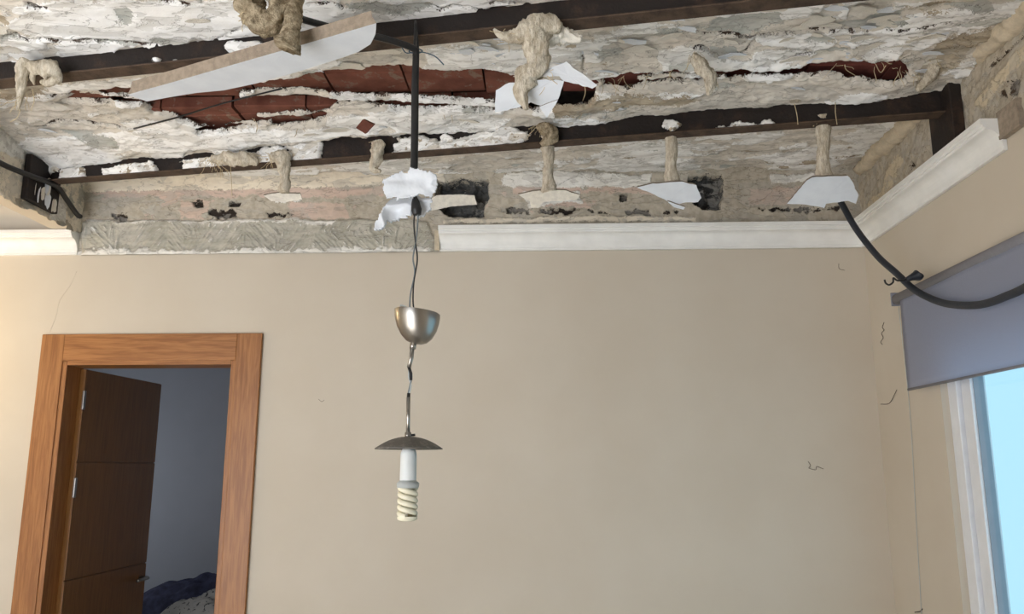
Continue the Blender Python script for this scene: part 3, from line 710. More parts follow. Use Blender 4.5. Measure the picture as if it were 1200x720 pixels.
# ---- roller blind
bl = thing('roller_blind', (XR-0.03, 2.4, CAMZ+0.66), 'grey roller blind half drawn over the window', 'blind')
BY0, BY1 = 1.10, 3.19
tube('roller', [(XR-0.032, 3.245, CAMZ+0.662), (XR-0.032, BY0, CAMZ+0.662)], 0.022, M['tube_grey'], bl, n=20)
box('bracket', (XR-0.055, XR, 3.245, 3.252, CAMZ+0.635, CAMZ+0.69), M['tube_grey'], bl, 0.002)
ys = np.linspace(BY0, BY1, 60); zs = np.linspace(CAMZ+0.292, CAMZ+0.66, 14)
Y, Z = np.meshgrid(ys, zs)
Pb = np.stack([XR-0.046+0.003*fbm(Y*2, Z*2, 81, 2), Y, Z], -1)
o = relief('fabric', Pb, (-1, 0, 0), np.zeros_like(Y), np.ones_like(Y, bool), {}, M['blind'], bl)
so = o.modifiers.new('thick', 'SOLIDIFY'); so.thickness = 0.0012
tube('bottom_bar', [(XR-0.046, BY1-0.002, CAMZ+0.292), (XR-0.046, BY0, CAMZ+0.292)], 0.005, M['tube_grey'], bl, n=10)
ch = tube('blind_cord', [wx(1053, 360, XR-0.004), wx(1066, 480, XR-0.004), wx(1073, 600, XR-0.004), wx(1080, 722, XR-0.004)], 0.0013, M['wire_white'], None, n=6, sm=6)
tag(ch, 'thin pale cord running down the right wall near the corner', 'cord')

# ================================================================== OBJECTS
def slab(name, pts, th, mat_face, mat_core, parent=None, rag=0.006, seed=0, sub=5, nrm=None, curl=0.0):
    """ragged flat fragment: outline points (3D, seen from below), thickness th upward; face and broken core as two coats"""
    P3 = [np.array(p, float) for p in pts]
    c = sum(P3)/len(P3)
    if nrm is None:
        nrm = np.zeros(3)
        for a, b in zip(P3, P3[1:]+P3[:1]): nrm += np.cross(a-c, b-c)
        nrm /= np.linalg.norm(nrm)
        if nrm[2] < 0: nrm = -nrm
    out = []
    for i, (a, b) in enumerate(zip(P3, P3[1:]+P3[:1])):
        L = np.linalg.norm(b-a); k = max(2, int(L/0.012)); k = min(k, sub*4)
        side = np.cross(nrm, b-a); side /= np.linalg.norm(side)+1e-9
        for q in range(k):
            tt = q/k
            off = rag*float(fbm(np.array(tt*L*60+i*7.7), np.array(seed*3.1+i), seed, 3)) if 0 < q else 0
            out.append(a+(b-a)*tt+side*off)
    n = len(out)
    def lift(p):
        d = p-c; return p+nrm*curl*(d@d)*8
    low = [lift(p) for p in out]
    inset = [lift(c+(p-c)*0.97)+nrm*th*0.5+nrm*0 for p in out]
    top = [lift(c+(p-c)*0.96)+nrm*th for p in out]
    ring2 = [lift(c+(p-c)*0.55) for p in out]
    V = low+inset+top+ring2+[c]+[c+nrm*th]
    Fc = []
    for i in range(n):
        j = (i+1) % n
        Fc += [(i, j, n+j, n+i), (n+i, n+j, 2*n+j, 2*n+i), (2*n+i, 2*n+j, 4*n+1), (i, j, 3*n+j, 3*n+i), (3*n+i, 3*n+j, 4*n)]
    o = mesh_obj(name, V, Fc, mat_core, parent)
    o.data.materials.append(mat_face)
    for k, p in enumerate(o.data.polygons):
        if k % 5 >= 3: p.material_index = 1
    import bmesh
    bm = bmesh.new(); bm.from_mesh(o.data); bmesh.ops.recalc_face_normals(bm, faces=bm.faces); bm.to_mesh(o.data); bm.free()
    return o
def plane_pts(pxs, z0, gx=0.0, gy=0.0, c=None):
    """points of an outline on the plane z = z0 + gx*(x-cx) + gy*(y-cy)"""
    c = wz(*np.mean(np.array(pxs, float), 0), z0) if c is None else c
    out = []
    for p in pxs:
        d = ray(*p)
        # C0.z + t d.z = z0 + gx (t dx - cx) + gy (t dy - cy)
        t_ = (z0-CAMZ-gx*c[0]-gy*c[1])/(d[2]-gx*d[0]-gy*d[1])
        out.append(C0+d*t_)
    return out
def strands(parent, base, n, L, spread, seed, mat='strand', r=0.0009, down=0.8):
    rr = random.Random(seed)
    for k in range(n):
        p = np.array(base)+np.array([rr.uniform(-spread, spread), rr.uniform(-spread, spread), rr.uniform(-spread, spread)*0.5])
        d = np.array([rr.uniform(-1, 1), rr.uniform(-1, 1), -down*rr.uniform(0.2, 1.4)]); d /= np.linalg.norm(d)
        l = L*rr.uniform(0.4, 1.1)
        pts = [p]
        for q in range(4):
            d = d+np.array([rr.uniform(-.5, .5), rr.uniform(-.5, .5), rr.uniform(-.4, .3)]); d /= np.linalg.norm(d)
            pts.append(pts[-1]+d*l/4)
        tube('fibre_strand', pts, r, M[mat], parent, n=4, sm=3)
def stalk(name, path, radii, mat, label, cat, group, seed, nstr=5, sl=0.06, flat=1.0, wob=0.55):
    path = [np.array(p, float) for p in path]
    base = path[-1]
    t_ = thing(name, tuple(base), label, cat, group)
    tube('plaster_stem', path, radii, mat, t_, n=22, sm=12, wob=wob, wfreq=13, seed=seed, flat=flat)
    strands(t_, path[0], nstr, sl, max(radii)*0.8, seed)
    return t_
HG = 'plaster and fibre hangers of the lost ceiling'

# ---- hangers left by the lost ceiling
# far left, on the near beam
yb = lambda px, py, v: None
def on_v(px, py, vv):
    """point seen at px,py on the vertical plane parallel to the beams at distance vv"""
    d = ray(px, py); return C0+d*(vv/(d[0]*Vv[0]+d[1]*Vv[1]))
vA = V1-0.045
h = thing('plaster_hanger', tuple(on_v(24, 138, vA)), 'frayed plaster tuft hanging from the near beam, far left', 'hanger', HG)
tube('plaster_stem', [on_v(32, 74, vA), on_v(27, 84, vA-0.01), on_v(25, 100, vA-0.01), on_v(23, 118, vA), on_v(21, 130, vA)], [0.024, 0.022, 0.014, 0.008, 0.002], M['fibre'], h, n=12, sm=8, wob=0.5, wfreq=13, seed=5)
tube('plaster_lobe', [on_v(28, 78, vA), on_v(45, 79, vA-0.01), on_v(60, 82, vA-0.02), on_v(66, 90, vA-0.01), on_v(56, 97, vA), on_v(48, 96, vA)], [0.016, 0.022, 0.026, 0.020, 0.014, 0.006], M['fibre'], h, n=10, sm=8, wob=0.6, wfreq=13, seed=6)
tube('plaster_lobe', [on_v(42, 80, vA+0.01), on_v(38, 90, vA), on_v(40, 99, vA)], [0.012, 0.01, 0.003], M['fibre'], h, n=8, sm=6, wob=0.5, wfreq=13, seed=7)
strands(h, on_v(26, 110, vA), 7, 0.10, 0.012, 9, down=1.4)
tube('fibre_strand', [on_v(24, 128, vA), on_v(20, 138, vA), on_v(12, 143, vA)], 0.0014, M['strand'], h, n=4, sm=4)
tube('fibre_strand', [on_v(38, 105, vA), on_v(40, 118, vA), on_v(36, 130, vA)], 0.0012, M['strand'], h, n=4, sm=4)

# big brown one above the hanging strip, with a bored hole
zr = lambda px, py, y: wy(px, py, y)
h = thing('plaster_hanger', tuple(wy(338, 50, 1.76)), 'thick brown plaster hanger with a round hole, top of the picture', 'hanger', HG)
tube('plaster_stem', [wy(338, -14, 1.84), wy(340, 0, 1.82), wy(341, 15, 1.80), wy(342, 32, 1.78), wy(340, 46, 1.77), wy(336, 56, 1.77)], [0.040, 0.034, 0.026, 0.022, 0.026, 0.034], M['fibre_dark'], h, n=18, sm=8, wob=0.4, wfreq=12, seed=15)
# lobe curled round a hole, as an open ring of plaster
ringp = []
for k in range(13):
    a = math.radians(60+k*25.0)
    ringp.append(wy(310+18*math.cos(a), 4-23*math.sin(a), 1.78))
tube('plaster_lobe', ringp, [0.026, 0.030, 0.031, 0.029, 0.030, 0.026], M['fibre_dark'], h, n=22, sm=6, wob=0.6, wfreq=20, seed=17)
strands(h, wy(300, 20, 1.78), 8, 0.05, 0.03, 19)

# hanger in the middle of the near beam, holding a broken board
h = thing('plaster_hanger', tuple(on_v(620, 128, V1-0.04)), 'broad fibrous plaster hanger in the middle of the near beam', 'hanger', HG)
vM = V1-0.05
tube('plaster_stem', [on_v(628, 22, vM), on_v(629, 34, vM), on_v(628, 50, vM), on_v(630, 66, vM), on_v(628, 80, vM), on_v(617, 92, vM), on_v(611, 108, vM), on_v(617, 128, vM)], [0.030, 0.036, 0.030, 0.026, 0.028, 0.028, 0.018, 0.006], M['fibre'], h, n=18, sm=8, wob=0.45, wfreq=12, seed=25, flat=1.15)
tube('plaster_lobe', [on_v(579, 34, vM), on_v(588, 42, vM), on_v(603, 42, vM), on_v(620, 36, vM), on_v(640, 30, vM), on_v(658, 32, vM)], [0.003, 0.012, 0.020, 0.032, 0.030, 0.014], M['fibre'], h, n=12, sm=8, wob=0.6, wfreq=12, seed=26)
tube('plaster_lobe', [on_v(638, 44, vM+0.03), on_v(658, 42, vM+0.04), on_v(682, 46, vM+0.05)], [0.024, 0.024, 0.012], M['plaster_white'], h, n=22, sm=12, wob=0.9, wfreq=14, seed=27)
strands(h, on_v(600, 42, vM), 7, 0.05, 0.03, 29)
strands(h, on_v(640, 86, vM), 6, 0.06, 0.03, 30)

HB = 'three thin plaster stems under the far beam'
vS = V2+0.025
for k, (x, y0, y1, w0, w1_, lab) in enumerate([(642, 172, 224, 0.028, 0.024, 'grey plaster stem under the far beam, left one of three, nearest the lamp rod'),
                                   (786, 164, 214, 0.022, 0.024, 'grey plaster stem under the far beam, middle one of three'),
                                   (964, 148, 209, 0.026, 0.024, 'brownish plaster stem under the far beam, right one of three, above the last board piece')]):
    stalk('plaster_hanger', [on_v(x-2, y0-10, vS), on_v(x, y0, vS), on_v(x+1, (y0*2+y1)/3, vS), on_v(x, (y0+2*y1)/3, vS), on_v(x+2, y1, vS)], [w0*1.3, w0, w1_*0.85, w1_*0.85, w1_*1.25], M['fibre'], lab, 'hanger', HG, 35+k, 4, 0.05, wob=0.3)
vL = V2-0.05
stalk('plaster_hanger', [on_v(318, 184, vL), on_v(330, 185, vL), on_v(332, 195, vL), on_v(334, 210, vL), on_v(333, 225, vL)], [0.02, 0.034, 0.026, 0.017, 0.024], M['fibre'], 'mushroom shaped plaster hanger on the far beam, left of the lamp', 'hanger', HG, 45, 10, 0.08)
h = stalk('plaster_hanger', [on_v(440, 166, vL), on_v(443, 172, vL), on_v(441, 186, vL), on_v(438, 198, vL), on_v(446, 201, vL)], [0.014, 0.026, 0.022, 0.014, 0.006], M['fibre'], 'knobbly plaster tuft on the far beam just left of the lamp rod', 'hanger', HG, 47, 8, 0.05)
h = stalk('plaster_hanger', [on_v(250, 186, vL), on_v(270, 187, vL), on_v(288, 187, vL), on_v(302, 190, vL)], [0.018, 0.03, 0.028, 0.012], M['fibre'], 'tangled clump of fibrous plaster on the far beam, third tuft left of the lamp rod', 'hanger', HG, 49, 22, 0.08)
tube('fibre_strand', [on_v(270, 192, vL), on_v(271, 210, vL), on_v(272, 230, vL)], 0.0012, M['strand'], h, n=4, sm=4)
stalk('plaster_hanger', [on_v(812, 66, 2.47), on_v(822, 76, 2.46), on_v(828, 85, 2.45), on_v(833, 92, 2.45), on_v(832, 102, 2.45), on_v(830, 112, 2.46)], [0.014, 0.022, 0.024, 0.02, 0.014, 0.005], M['fibre'], 'short pale hanger below the broken plaster edge, between the two beams', 'hanger', HG, 51, 7, 0.06)
stalk('plaster_hanger', [on_v(630, 148, vL), on_v(640, 152, vL), on_v(646, 160, vL), on_v(634, 170, vL)], [0.012, 0.026, 0.024, 0.01], M['fibre_dark'], 'brown fibrous clump on the front of the far beam above the left stem', 'hanger', HG, 53, 14, 0.06)
stalk('plaster_hanger', [wx(1096, 68, XR-0.14), wx(1094, 78, XR-0.14), wx(1090, 90, XR-0.14), wx(1076, 104, XR-0.15)], [0.012, 0.02, 0.018, 0.012], M['fibre'], 'small pale fibre clump at the right end of the exposed red tiles', 'hanger', HG, 55, 10, 0.06)

# ---- plasterboard pieces
FRG = 'pieces of white plasterboard left hanging'
stp = plane_pts([(149, 111), (200, 97), (300, 68), (380, 45), (441, 27), (440, 40), (434, 52), (420, 61), (400, 68), (375, 76), (350, 84), (300, 98), (262, 106), (230, 109), (205, 113), (172, 119)], CAMZ+1.035, 0.02, 0.0)
o = slab('plasterboard_strip', stp, 0.034, M['board'], M['board_core'], None, 0.0012, 3, nrm=np.array([0.0, -0.25, 0.97]))
tag(o, 'long white plasterboard strip hanging askew below the near beam', 'plasterboard', FRG)
# broken board under the middle hanger
zc2 = CAMZ+1.005
o = slab('plasterboard_fragment', [on_v(x, y, V1-0.02+(y-110)*0.002) for x, y in [(581, 106), (592, 99), (612, 96), (640, 93), (661, 95), (656, 112), (652, 119), (634, 124), (622, 120), (604, 127), (580, 132)]], 0.012, M['board'], M['board_core'], None, 0.004, 11, nrm=np.array([0, 0.8, 0.6]))
tag(o, 'broken white board hanging below the broad middle hanger', 'plasterboard', FRG)
o = slab('plasterboard_fragment', [on_v(x, y, V1-0.02) for x, y in [(632, 125), (640, 122), (654, 117), (648, 127), (641, 138)]], 0.010, M['board'], M['board_core'], None, 0.002, 12, nrm=np.array([0, 0.8, 0.6]))
tag(o, 'small white triangular chip dangling under the broken middle board', 'plasterboard', FRG)
o = slab('plasterboard_fragment', [on_v(x, y, V1-0.045) for x, y in [(655, 76), (664, 72), (672, 80), (690, 92), (700, 100), (694, 104), (672, 98), (660, 95), (654, 88), (634, 90), (632, 84)]], 0.012, M['board'], M['board_core'], None, 0.004, 14, nrm=np.array([0.1, 0.8, 0.55]))
tag(o, 'crumpled white flap sticking out right of the broad middle hanger', 'plasterboard', FRG)
# piece under the three stems
o = slab('plasterboard_fragment', [on_v(x, y, V2+0.03+(y-230)*0.004) for x, y in [(922, 239), (945, 212), (952, 208), (993, 206), (999, 213), (1006, 229), (1003, 239), (1000, 235), (968, 239), (966, 244), (945, 240)]], 0.013, M['board'], M['board_core'], None, 0.003, 21, nrm=np.array([0, 0.55, 0.83]))
tag(o, 'white plasterboard piece with a black conduit passing behind it, far right', 'plasterboard', FRG)
o = slab('plasterboard_fragment', [on_v(x, y, V2+0.03+(y-225)*0.004) for x, y in [(746, 220), (765, 215), (800, 213), (816, 217), (822, 232), (818, 237), (800, 238), (790, 243), (782, 236), (764, 227)]], 0.012, M['board'], M['board_core'], None, 0.004, 22, nrm=np.array([0, 0.6, 0.8]))
tag(o, 'pointed white board shard under the middle stem', 'plasterboard', FRG)
o = slab('plasterboard_fragment', [on_v(x, y, V2+0.03+(y-228)*0.004) for x, y in [(782, 236), (803, 243), (801, 246), (790, 243)]], 0.008, M['board'], M['board_core'], None, 0.002, 23, nrm=np.array([0, 0.6, 0.8]))
tag(o, 'tiny white chip below the pointed board shard', 'plasterboard', FRG)
o = slab('plasterboard_fragment', [on_v(x, y, V2+0.03+(y-225)*0.004) for x, y in [(606, 228), (625, 224), (662, 223), (680, 229), (675, 235), (650, 236), (632, 237), (631, 244), (622, 244), (621, 236)]], 0.011, M['plaster_white'], M['board_core'], None, 0.005, 24, nrm=np.array([0, 0.6, 0.8]))
tag(o, 'thin white plaster flake at the foot of the left stem', 'plasterboard', FRG)
o = slab('plasterboard_fragment', [wy(x, y, D-0.03) for x, y in [(498, 236), (512, 229), (540, 228), (556, 229), (559, 240), (530, 242), (505, 247)]], 0.02, M['plaster_white'], M['board_core'], None, 0.003, 25, nrm=np.array([0, 0.9, 0.4]))
tag(o, 'white splintered lath lying across the left wall cavity', 'plasterboard', FRG)
o = slab('plasterboard_fragment', [on_v(x, y, V2-0.03) for x, y in [(308, 229), (330, 226), (352, 227), (354, 234), (332, 237), (318, 236)]], 0.01, M['plaster_white'], M['board_core'], None, 0.004, 26, nrm=np.array([0, 0.6, 0.8]))
tag(o, 'small white plaster flake under the mushroom shaped hanger', 'plasterboard', FRG)

# red tile chip caught in the plaster
o = slab('tile_chip', [on_v(x, y, 2.55) for x, y in [(417, 150), (425, 140), (438, 146), (428, 157)]], 0.02, M['tile'], M['tile'], None, 0.001, 31, nrm=np.array([0.2, 0.8, 0.5]))
tag(o, 'red clay tile chip poking out of the plaster left of the lamp rod', 'tile chip')
# stray reinforcement wire
o = tube('stray_wire', [wz(157, 151, ZS+0.03), wz(210, 137, ZS+0.03), wz(262, 121, ZS+0.035), wz(330, 104, ZS+0.05)], 0.0035, M['black'], None, n=6, sm=4)
tag(o, 'thin black wire poking out of the broken plaster below the hanging strip', 'wire')

# ---- pendant lamp with its conduit
PY = 2.10
pX = lambda px, py: wy(px, py, PY)
lamp = thing('pendant_lamp', tuple(pX(478, 606)), 'pendant lamp with nickel cup, shallow grey shade and bare spiral bulb', 'lamp')
tube('wire', [pX(487, 243), pX(485, 262), pX(487, 285), pX(489, 305), pX(485, 330), pX(484, 350), pX(485, 366)], 0.0021, M['black'], lamp, n=6, sm=6)
tube('wire', [pX(490, 248), pX(489, 268), pX(487, 285), pX(484, 303), pX(486, 320), pX(481, 345), pX(480, 366)], 0.0021, M['wire_grey'], lamp, n=6, sm=6)
tube('loose_loop', [pX(482, 364), pX(474, 359), pX(469, 358), pX(472, 362), pX(480, 368)], 0.0016, M['wire_white'], lamp, n=6, sm=6)
c = pX(489, 366); mm = 1/ (F_PX/2.17)      # metres per image unit at the lamp
R_ = 26.5*mm
prof = [(R_, 0), (R_*1.0, -3*mm), (R_*0.97, -10*mm), (R_*0.86, -20*mm), (R_*0.68, -29*mm), (R_*0.45, -35*mm), (R_*0.2, -37.5*mm), (0.002, -38*mm)]
inner = [(r*0.94, z+1.2*mm) for r, z in prof][::-1]
v, f = lathe_vf(prof+inner, c, 40, tilt=(-0.13, 0.02))
o = mesh_obj('ceiling_cup', v, f, M['nickel'], lamp, smooth=True)
pts = [pX(484, 403), pX(484, 408), pX(482, 416), pX(479, 428)]
tube('collar', [pX(484.5, 402), pX(483.5, 409)], 0.0085, M['nickel'], lamp, n=14)
tube('link', [pX(483, 408), pX(482, 420), pX(479, 431)], 0.0058, M['nickel'], lamp, n=12)
ter = tube('terminal', [pX(479, 430), pX(481.5, 438), pX(481.5, 446)], 0.0042, M['black'], lamp, n=8)
tube('wire', [pX(479, 430), pX(482.5, 440), pX(480.5, 452), pX(478, 463)], 0.0022, M['wire_grey'], lamp, n=6, sm=5)
tube('wire', [pX(479.5, 430), pX(479, 442), pX(481.5, 452), pX(479, 465)], 0.0020, M['wire_white'], lamp, n=6, sm=5)
tube('sleeve', [pX(479, 461), pX(478.5, 470)], 0.0046, M['black'], lamp, n=10)
tube('stem', [pX(478.5, 466), pX(478.2, 512)], 0.0052, M['nickel'], lamp, n=14)
tube('stem_clamp', [pX(478.2, 507), pX(478.2, 514)], 0.0088, M['nickel'], lamp, n=14)
tube('clamp_screw', [pX(481, 510.5), pX(486.5, 510)], 0.0032, M['black'], lamp, n=8)
c = pX(479, 526)
Rs = 38*mm
prof = []
for k in range(12):
    a = k/11; prof.append((0.010+(Rs-0.010)*a, 13*mm*(1-a**1.9)))
prof2 = prof+[(r, z-0.0018) for r, z in prof[::-1]]
v, f = lathe_vf(prof2, c, 48)
mesh_obj('shade', v, f, M['shade'], lamp, smooth=True)
cb = pX(479, 530)
bt = thing('bulb', (0, 0, 0)); bt.parent = lamp
bt.location = tuple(np.array(cb)-wloc(lamp))
def blathe(nm, prof, z0, mat, n=28):
    v, f = lathe_vf([(r*mm, z*mm) for r, z in prof], (cb[0], cb[1], cb[2]), n)
    return mesh_obj(nm, v, f, mat, bt, smooth=True)
blathe('ballast', [(0.1, 4), (7, 3.5), (8.5, 0), (9.2, -3), (9.3, -30), (9.0, -32)], 0, M['bulb_base'])
blathe('bulb_collar', [(9.0, -31), (12.4, -34), (12.4, -37), (11.8, -39.5), (0.1, -39.6)], 0, M['collar'])
hel = []
for s0 in (0, math.pi):
    hp = []
    for k in range(0, 76):
        a = k/75; ang = s0+a*2*math.pi*2.25
        hp.append(np.array([cb[0]+8.6*mm*math.cos(ang), cb[1]+8.6*mm*math.sin(ang), cb[2]-(39+a*31)*mm]))
    v, f = tube_vf(hp, 3.1*mm, 10); mesh_obj('spiral_tube', v, f, M['bulb_tube'], bt, smooth=True)
blathe('tip', [(8.6+3.0, -70), (11.0, -73.5), (8, -75), (0.1, -75.4)], 0, M['bulb_tube'])

# black conduit the lamp hangs from
cd = thing('conduit', tuple(pX(485, 197)), 'black conduit dropping straight down from the near beam to the lamp', 'conduit')
tube('pipe', [on_v(487, 24, V1-0.03)+np.array([0, 0, 0]), pX(487.5, 60), pX(486.5, 100), pX(486, 150), pX(485, 215)], [0.003, 0.0095, 0.0105, 0.0105, 0.0105], M['black'], cd, n=14, sm=6)
tube('feed_cable', [wy(352, 22, 1.95), wy(380, 30, 1.98), wy(410, 39, 2.0), wy(440, 43, 2.04), wy(466, 50, 2.06), wy(486, 58, 2.09), wy(487, 66, 2.10)], 0.0095, M['black'], cd, n=12, sm=8)
tube('wire_tie', [pX(470, 54), pX(476, 62), pX(487, 61), pX(499, 62), pX(511, 67), pX(520, 76)], 0.0016, M['wire_blue'], cd, n=6, sm=6)
tube('wire_tie', [pX(480, 57), pX(487, 56), pX(495, 60), pX(487, 63), pX(479, 60), pX(487, 58)], 0.0018, M['wire_blue'], cd, n=6, sm=5)
tube('end_cap', [pX(486, 231), pX(487, 238), pX(488, 246), pX(489, 252)], [0.006, 0.012, 0.015, 0.011], M['black'], cd, n=16, sm=5)

# crumpled white paper-faced board caught on the conduit
def crumple(name, outline, yb_, seed, amp, label, parent=None):
    q = np.array(outline, float)
    g = 2.0
    xs_ = np.arange(q[:, 0].min()-3, q[:, 0].max()+3, g/2); ys_ = np.arange(q[:, 1].min()-3, q[:, 1].max()+3, g/2)
    A, B = np.meshgrid(xs_, ys_)
    fA = sdf_poly(A+fbm(A*0.2, B*0.2, seed, 3)*4, B+fbm(A*0.2+9, B*0.2, seed+1, 3)*4, q)
    dep = yb_(A, B)+0.55*amp*np.abs(fbm(A*0.03, B*0.04, seed+5, 2))*2-amp+0.03*amp*fbm(A*0.25, B*0.25, seed+7, 3)
    dr = FW*F_PX+RT*(A[..., None]-600)+UP*(360-B[..., None])
    P_ = C0+dr*(dep/dr[..., 1])[..., None]
    idx = np.arange(A.size).reshape(A.shape)
    kk = fA > 0; k = kk[:-1, :-1] & kk[1:, :-1] & kk[:-1, 1:] & kk[1:, 1:]
    f_ = np.stack([idx[:-1, :-1][k], idx[1:, :-1][k], idx[1:, 1:][k], idx[:-1, 1:][k]], 1)
    used = np.zeros(A.size, bool); used[f_.ravel()] = True; rm = np.cumsum(used)-1
    o_ = mesh_obj(name, P_.reshape(-1, 3)[used], rm[f_], M['board'], parent, smooth=True)
    sm_ = o_.modifiers.new('thick', 'SOLIDIFY'); sm_.thickness = 0.006; sm_.offset = -1
    return o_
cr = thing('crumpled_board', tuple(pX(480, 268)), 'crumpled white plasterboard rag caught round the bottom of the lamp conduit', 'plasterboard')
crumple('upper_flap', [(447, 212), (460, 204), (472, 202), (480, 195), (490, 196), (500, 199), (512, 207), (515, 216), (508, 232), (494, 230), (480, 231), (466, 233), (452, 232), (448, 222)], lambda a, b: PY+0.005+(b-215)*0.0006, 301, 0.030, '', cr)
crumple('lower_flap', [(458, 232), (480, 228), (500, 229), (508, 234), (505, 245), (494, 254), (484, 252), (470, 256), (455, 262), (440, 271), (437, 266), (443, 252), (449, 243)], lambda a, b: PY+0.035-(b-240)*0.001, 311, 0.028, '', cr)

# ---- black conduit crossing the right corner, with clamp cone and hook
cx = thing('corner_conduit', tuple(wx(1100, 352, XR-0.16)), 'thick black conduit sagging from the right ceiling corner along the right wall', 'conduit')
cpts = [wy(978, 225, 3.20), wy(986, 238, 3.17), wy(1003, 268, 3.12), wy(1028, 300, 3.05), wy(1050, 320, 2.98), wy(1072, 340, 2.90), wy(1098, 353, 2.82), wy(1120, 357.5, 2.72), wy(1150, 357, 2.60), wy(1180, 347, 2.45), wy(1215, 330, 2.28)]
cpts = cpts+[np.array([cpts[-1][0], 1.7, cpts[-1][2]+0.06]), np.array([cpts[-1][0], 1.0, cpts[-1][2]+0.02])]
cpts = [p if p[0] < XR-0.09 or p[1] < 2.0 else np.array([XR-0.09, p[1]*(XR-0.09)/p[0], CAMZ+(p[2]-CAMZ)*(XR-0.09)/p[0]]) for p in cpts]
tube('pipe', cpts, 0.0125, M['cable_blue'], cx, n=14, sm=8)
dpt = float(cpts[5][1])
kc = lambda px, py: wy(px, py, dpt)
tube('clamp_cone', [kc(1062, 328), kc(1069, 325), kc(1075, 323), kc(1076, 322)], [0.010, 0.016, 0.026, 0.024], M['cable_blue'], cx, n=16, sm=3, flat=0.8)
tube('hook', [kc(1062, 328), kc(1052, 329), kc(1047, 326), kc(1046.5, 331), kc(1042, 334), kc(1038, 332), kc(1036.5, 328)], 0.0035, M['black'], cx, n=8, sm=6)

# ---- cable on the left downstand
lc = tube('wall_cable', [wx(-30, 172, XL+0.02), wx(0, 191, XL+0.015), wx(30, 204, XL+0.035), wx(55, 213, XL+0.045), wx(68, 220, XL+0.045), wx(78, 234, XL+0.04), wx(90, 251, XL+0.03), wx(94, 254, XL+0.03)], 0.0115, M['black'], None, n=12, sm=8)
tag(lc, 'black cable running along the downstand at the left edge', 'cable')

# ---- odd wires and marks on the walls
def bit(nm, pts, r, mat, label, cat, grp):
    return tag(tube(nm, pts, r, M[mat], None, n=6, sm=5), label, cat, grp)
WG = 'bits of wire left on the walls'
rw = lambda x, y: wx(x, y, XR-0.003)
bw = lambda x, y: wy(x, y, D-0.004)
bit('wire_stub', [bw(947, 541), bw(950, 546), bw(948, 549), bw(956, 551), bw(957, 547), bw(965, 550)], 0.0010, 'rust_wire', 'small bent wire on the back wall near the right corner, low down', 'wire', WG)
bit('wire_stub', [bw(983, 309), bw(983.5, 315), bw(990, 317)], 0.0009, 'rust_wire', 'tiny wire stub on the back wall just under the cornice', 'wire', WG)
bit('wire_stub', [rw(1036, 378), rw(1034, 384), rw(1036, 387), rw(1033, 391), rw(1035, 396), rw(1032, 401), rw(1034, 404)], 0.0012, 'stain', 'curly dark wire on the right wall below the blind end', 'wire', WG)
bit('wire_stub', [rw(1051, 457), rw(1048, 463), rw(1042, 473), rw(1032, 474)], 0.0012, 'stain', 'hooked dark wire on the right wall level with the blind hem', 'wire', WG)
bit('wire_stub', [rw(1081, 714), rw(1078, 717), rw(1072, 718)], 0.0018, 'stain', 'short dark wire at the lower end of the pale cord', 'wire', WG)
bit('wire_stub', [bw(373, 468), bw(377, 471), bw(380, 469)], 0.0008, 'stain', 'tiny scratch-like wire on the back wall left of the lamp', 'wire', WG)

# ---- cloth heap in the room behind the door
def heap(name, cxy, rx, ry, z0, h, seed, mat, label, cat, rot=0.0, fold=0.4):
    n = 70
    A, B = np.meshgrid(np.linspace(-1, 1, n), np.linspace(-1, 1, n))
    r = np.hypot(A, B)
    w = fbm(A*2.4, B*2.4, seed, 4); w2 = fbm(A*6, B*6, seed+3, 3)
    rr = r+0.15*w
    z = h*np.clip(1-rr**2.2, 0, 1)**0.6*(1+fold*w+0.25*fold*w2)
    z = z+h*0.12*np.abs(np.sin(A*7+B*4+w*5))*np.clip(1-rr, 0, 1)
    ca, sa = math.cos(rot), math.sin(rot)
    x = cxy[0]+A*rx*ca-B*ry*sa; y = cxy[1]+A*rx*sa+B*ry*ca
    P_ = np.stack([x, y, z0+z], -1)
    o_ = relief(name, P_, (0, 0, 1), np.zeros_like(A), rr < 1.02, {}, mat, None, origin=(cxy[0], cxy[1], z0))
    so_ = o_.modifiers.new('thick', 'SOLIDIFY'); so_.thickness = 0.01
    return tag(o_, label, cat)
ZT = 0.55
tb = thing('bed', (-1.95, 5.2, 0), 'bed behind the open door, buried under a heap of clothes', 'bed')
add_bevel(mesh_obj('mattress', *box_vf(-3.0, -1.0, 4.75, 5.8, 0.36, ZT), M['pale_cloth'], tb), 0.04, 3)
add_bevel(mesh_obj('bed_base', *box_vf(-2.98, -1.02, 4.77, 5.78, 0.08, 0.36), M['oak_h'], tb), 0.01)
for lx in (-2.9, -1.1):
    for ly in (4.85, 5.7):
        mesh_obj('leg', *box_vf(lx-0.03, lx+0.03, ly-0.03, ly+0.03, 0, 0.08), M['oak_v'], tb)
heap('dark_jacket', (-2.02, 5.50), 0.80, 0.24, ZT+0.012, 0.28, 401, M['navy'], 'dark navy jacket heaped at the back of the bed, along the wall', 'jacket', 0.1)
heap('printed_blanket', (-1.86, 5.02), 0.52, 0.26, ZT+0.012, 0.25, 411, M['print'], 'grey blanket with a dark leafy print, bunched up behind the doorway', 'blanket', 0.1)
heap('navy_garment', (-2.62, 4.88), 0.15, 0.11, ZT+0.012, 0.19, 421, M['navy'], 'small crumpled navy garment in front of the printed blanket', 'garment', 0.5, 0.6)

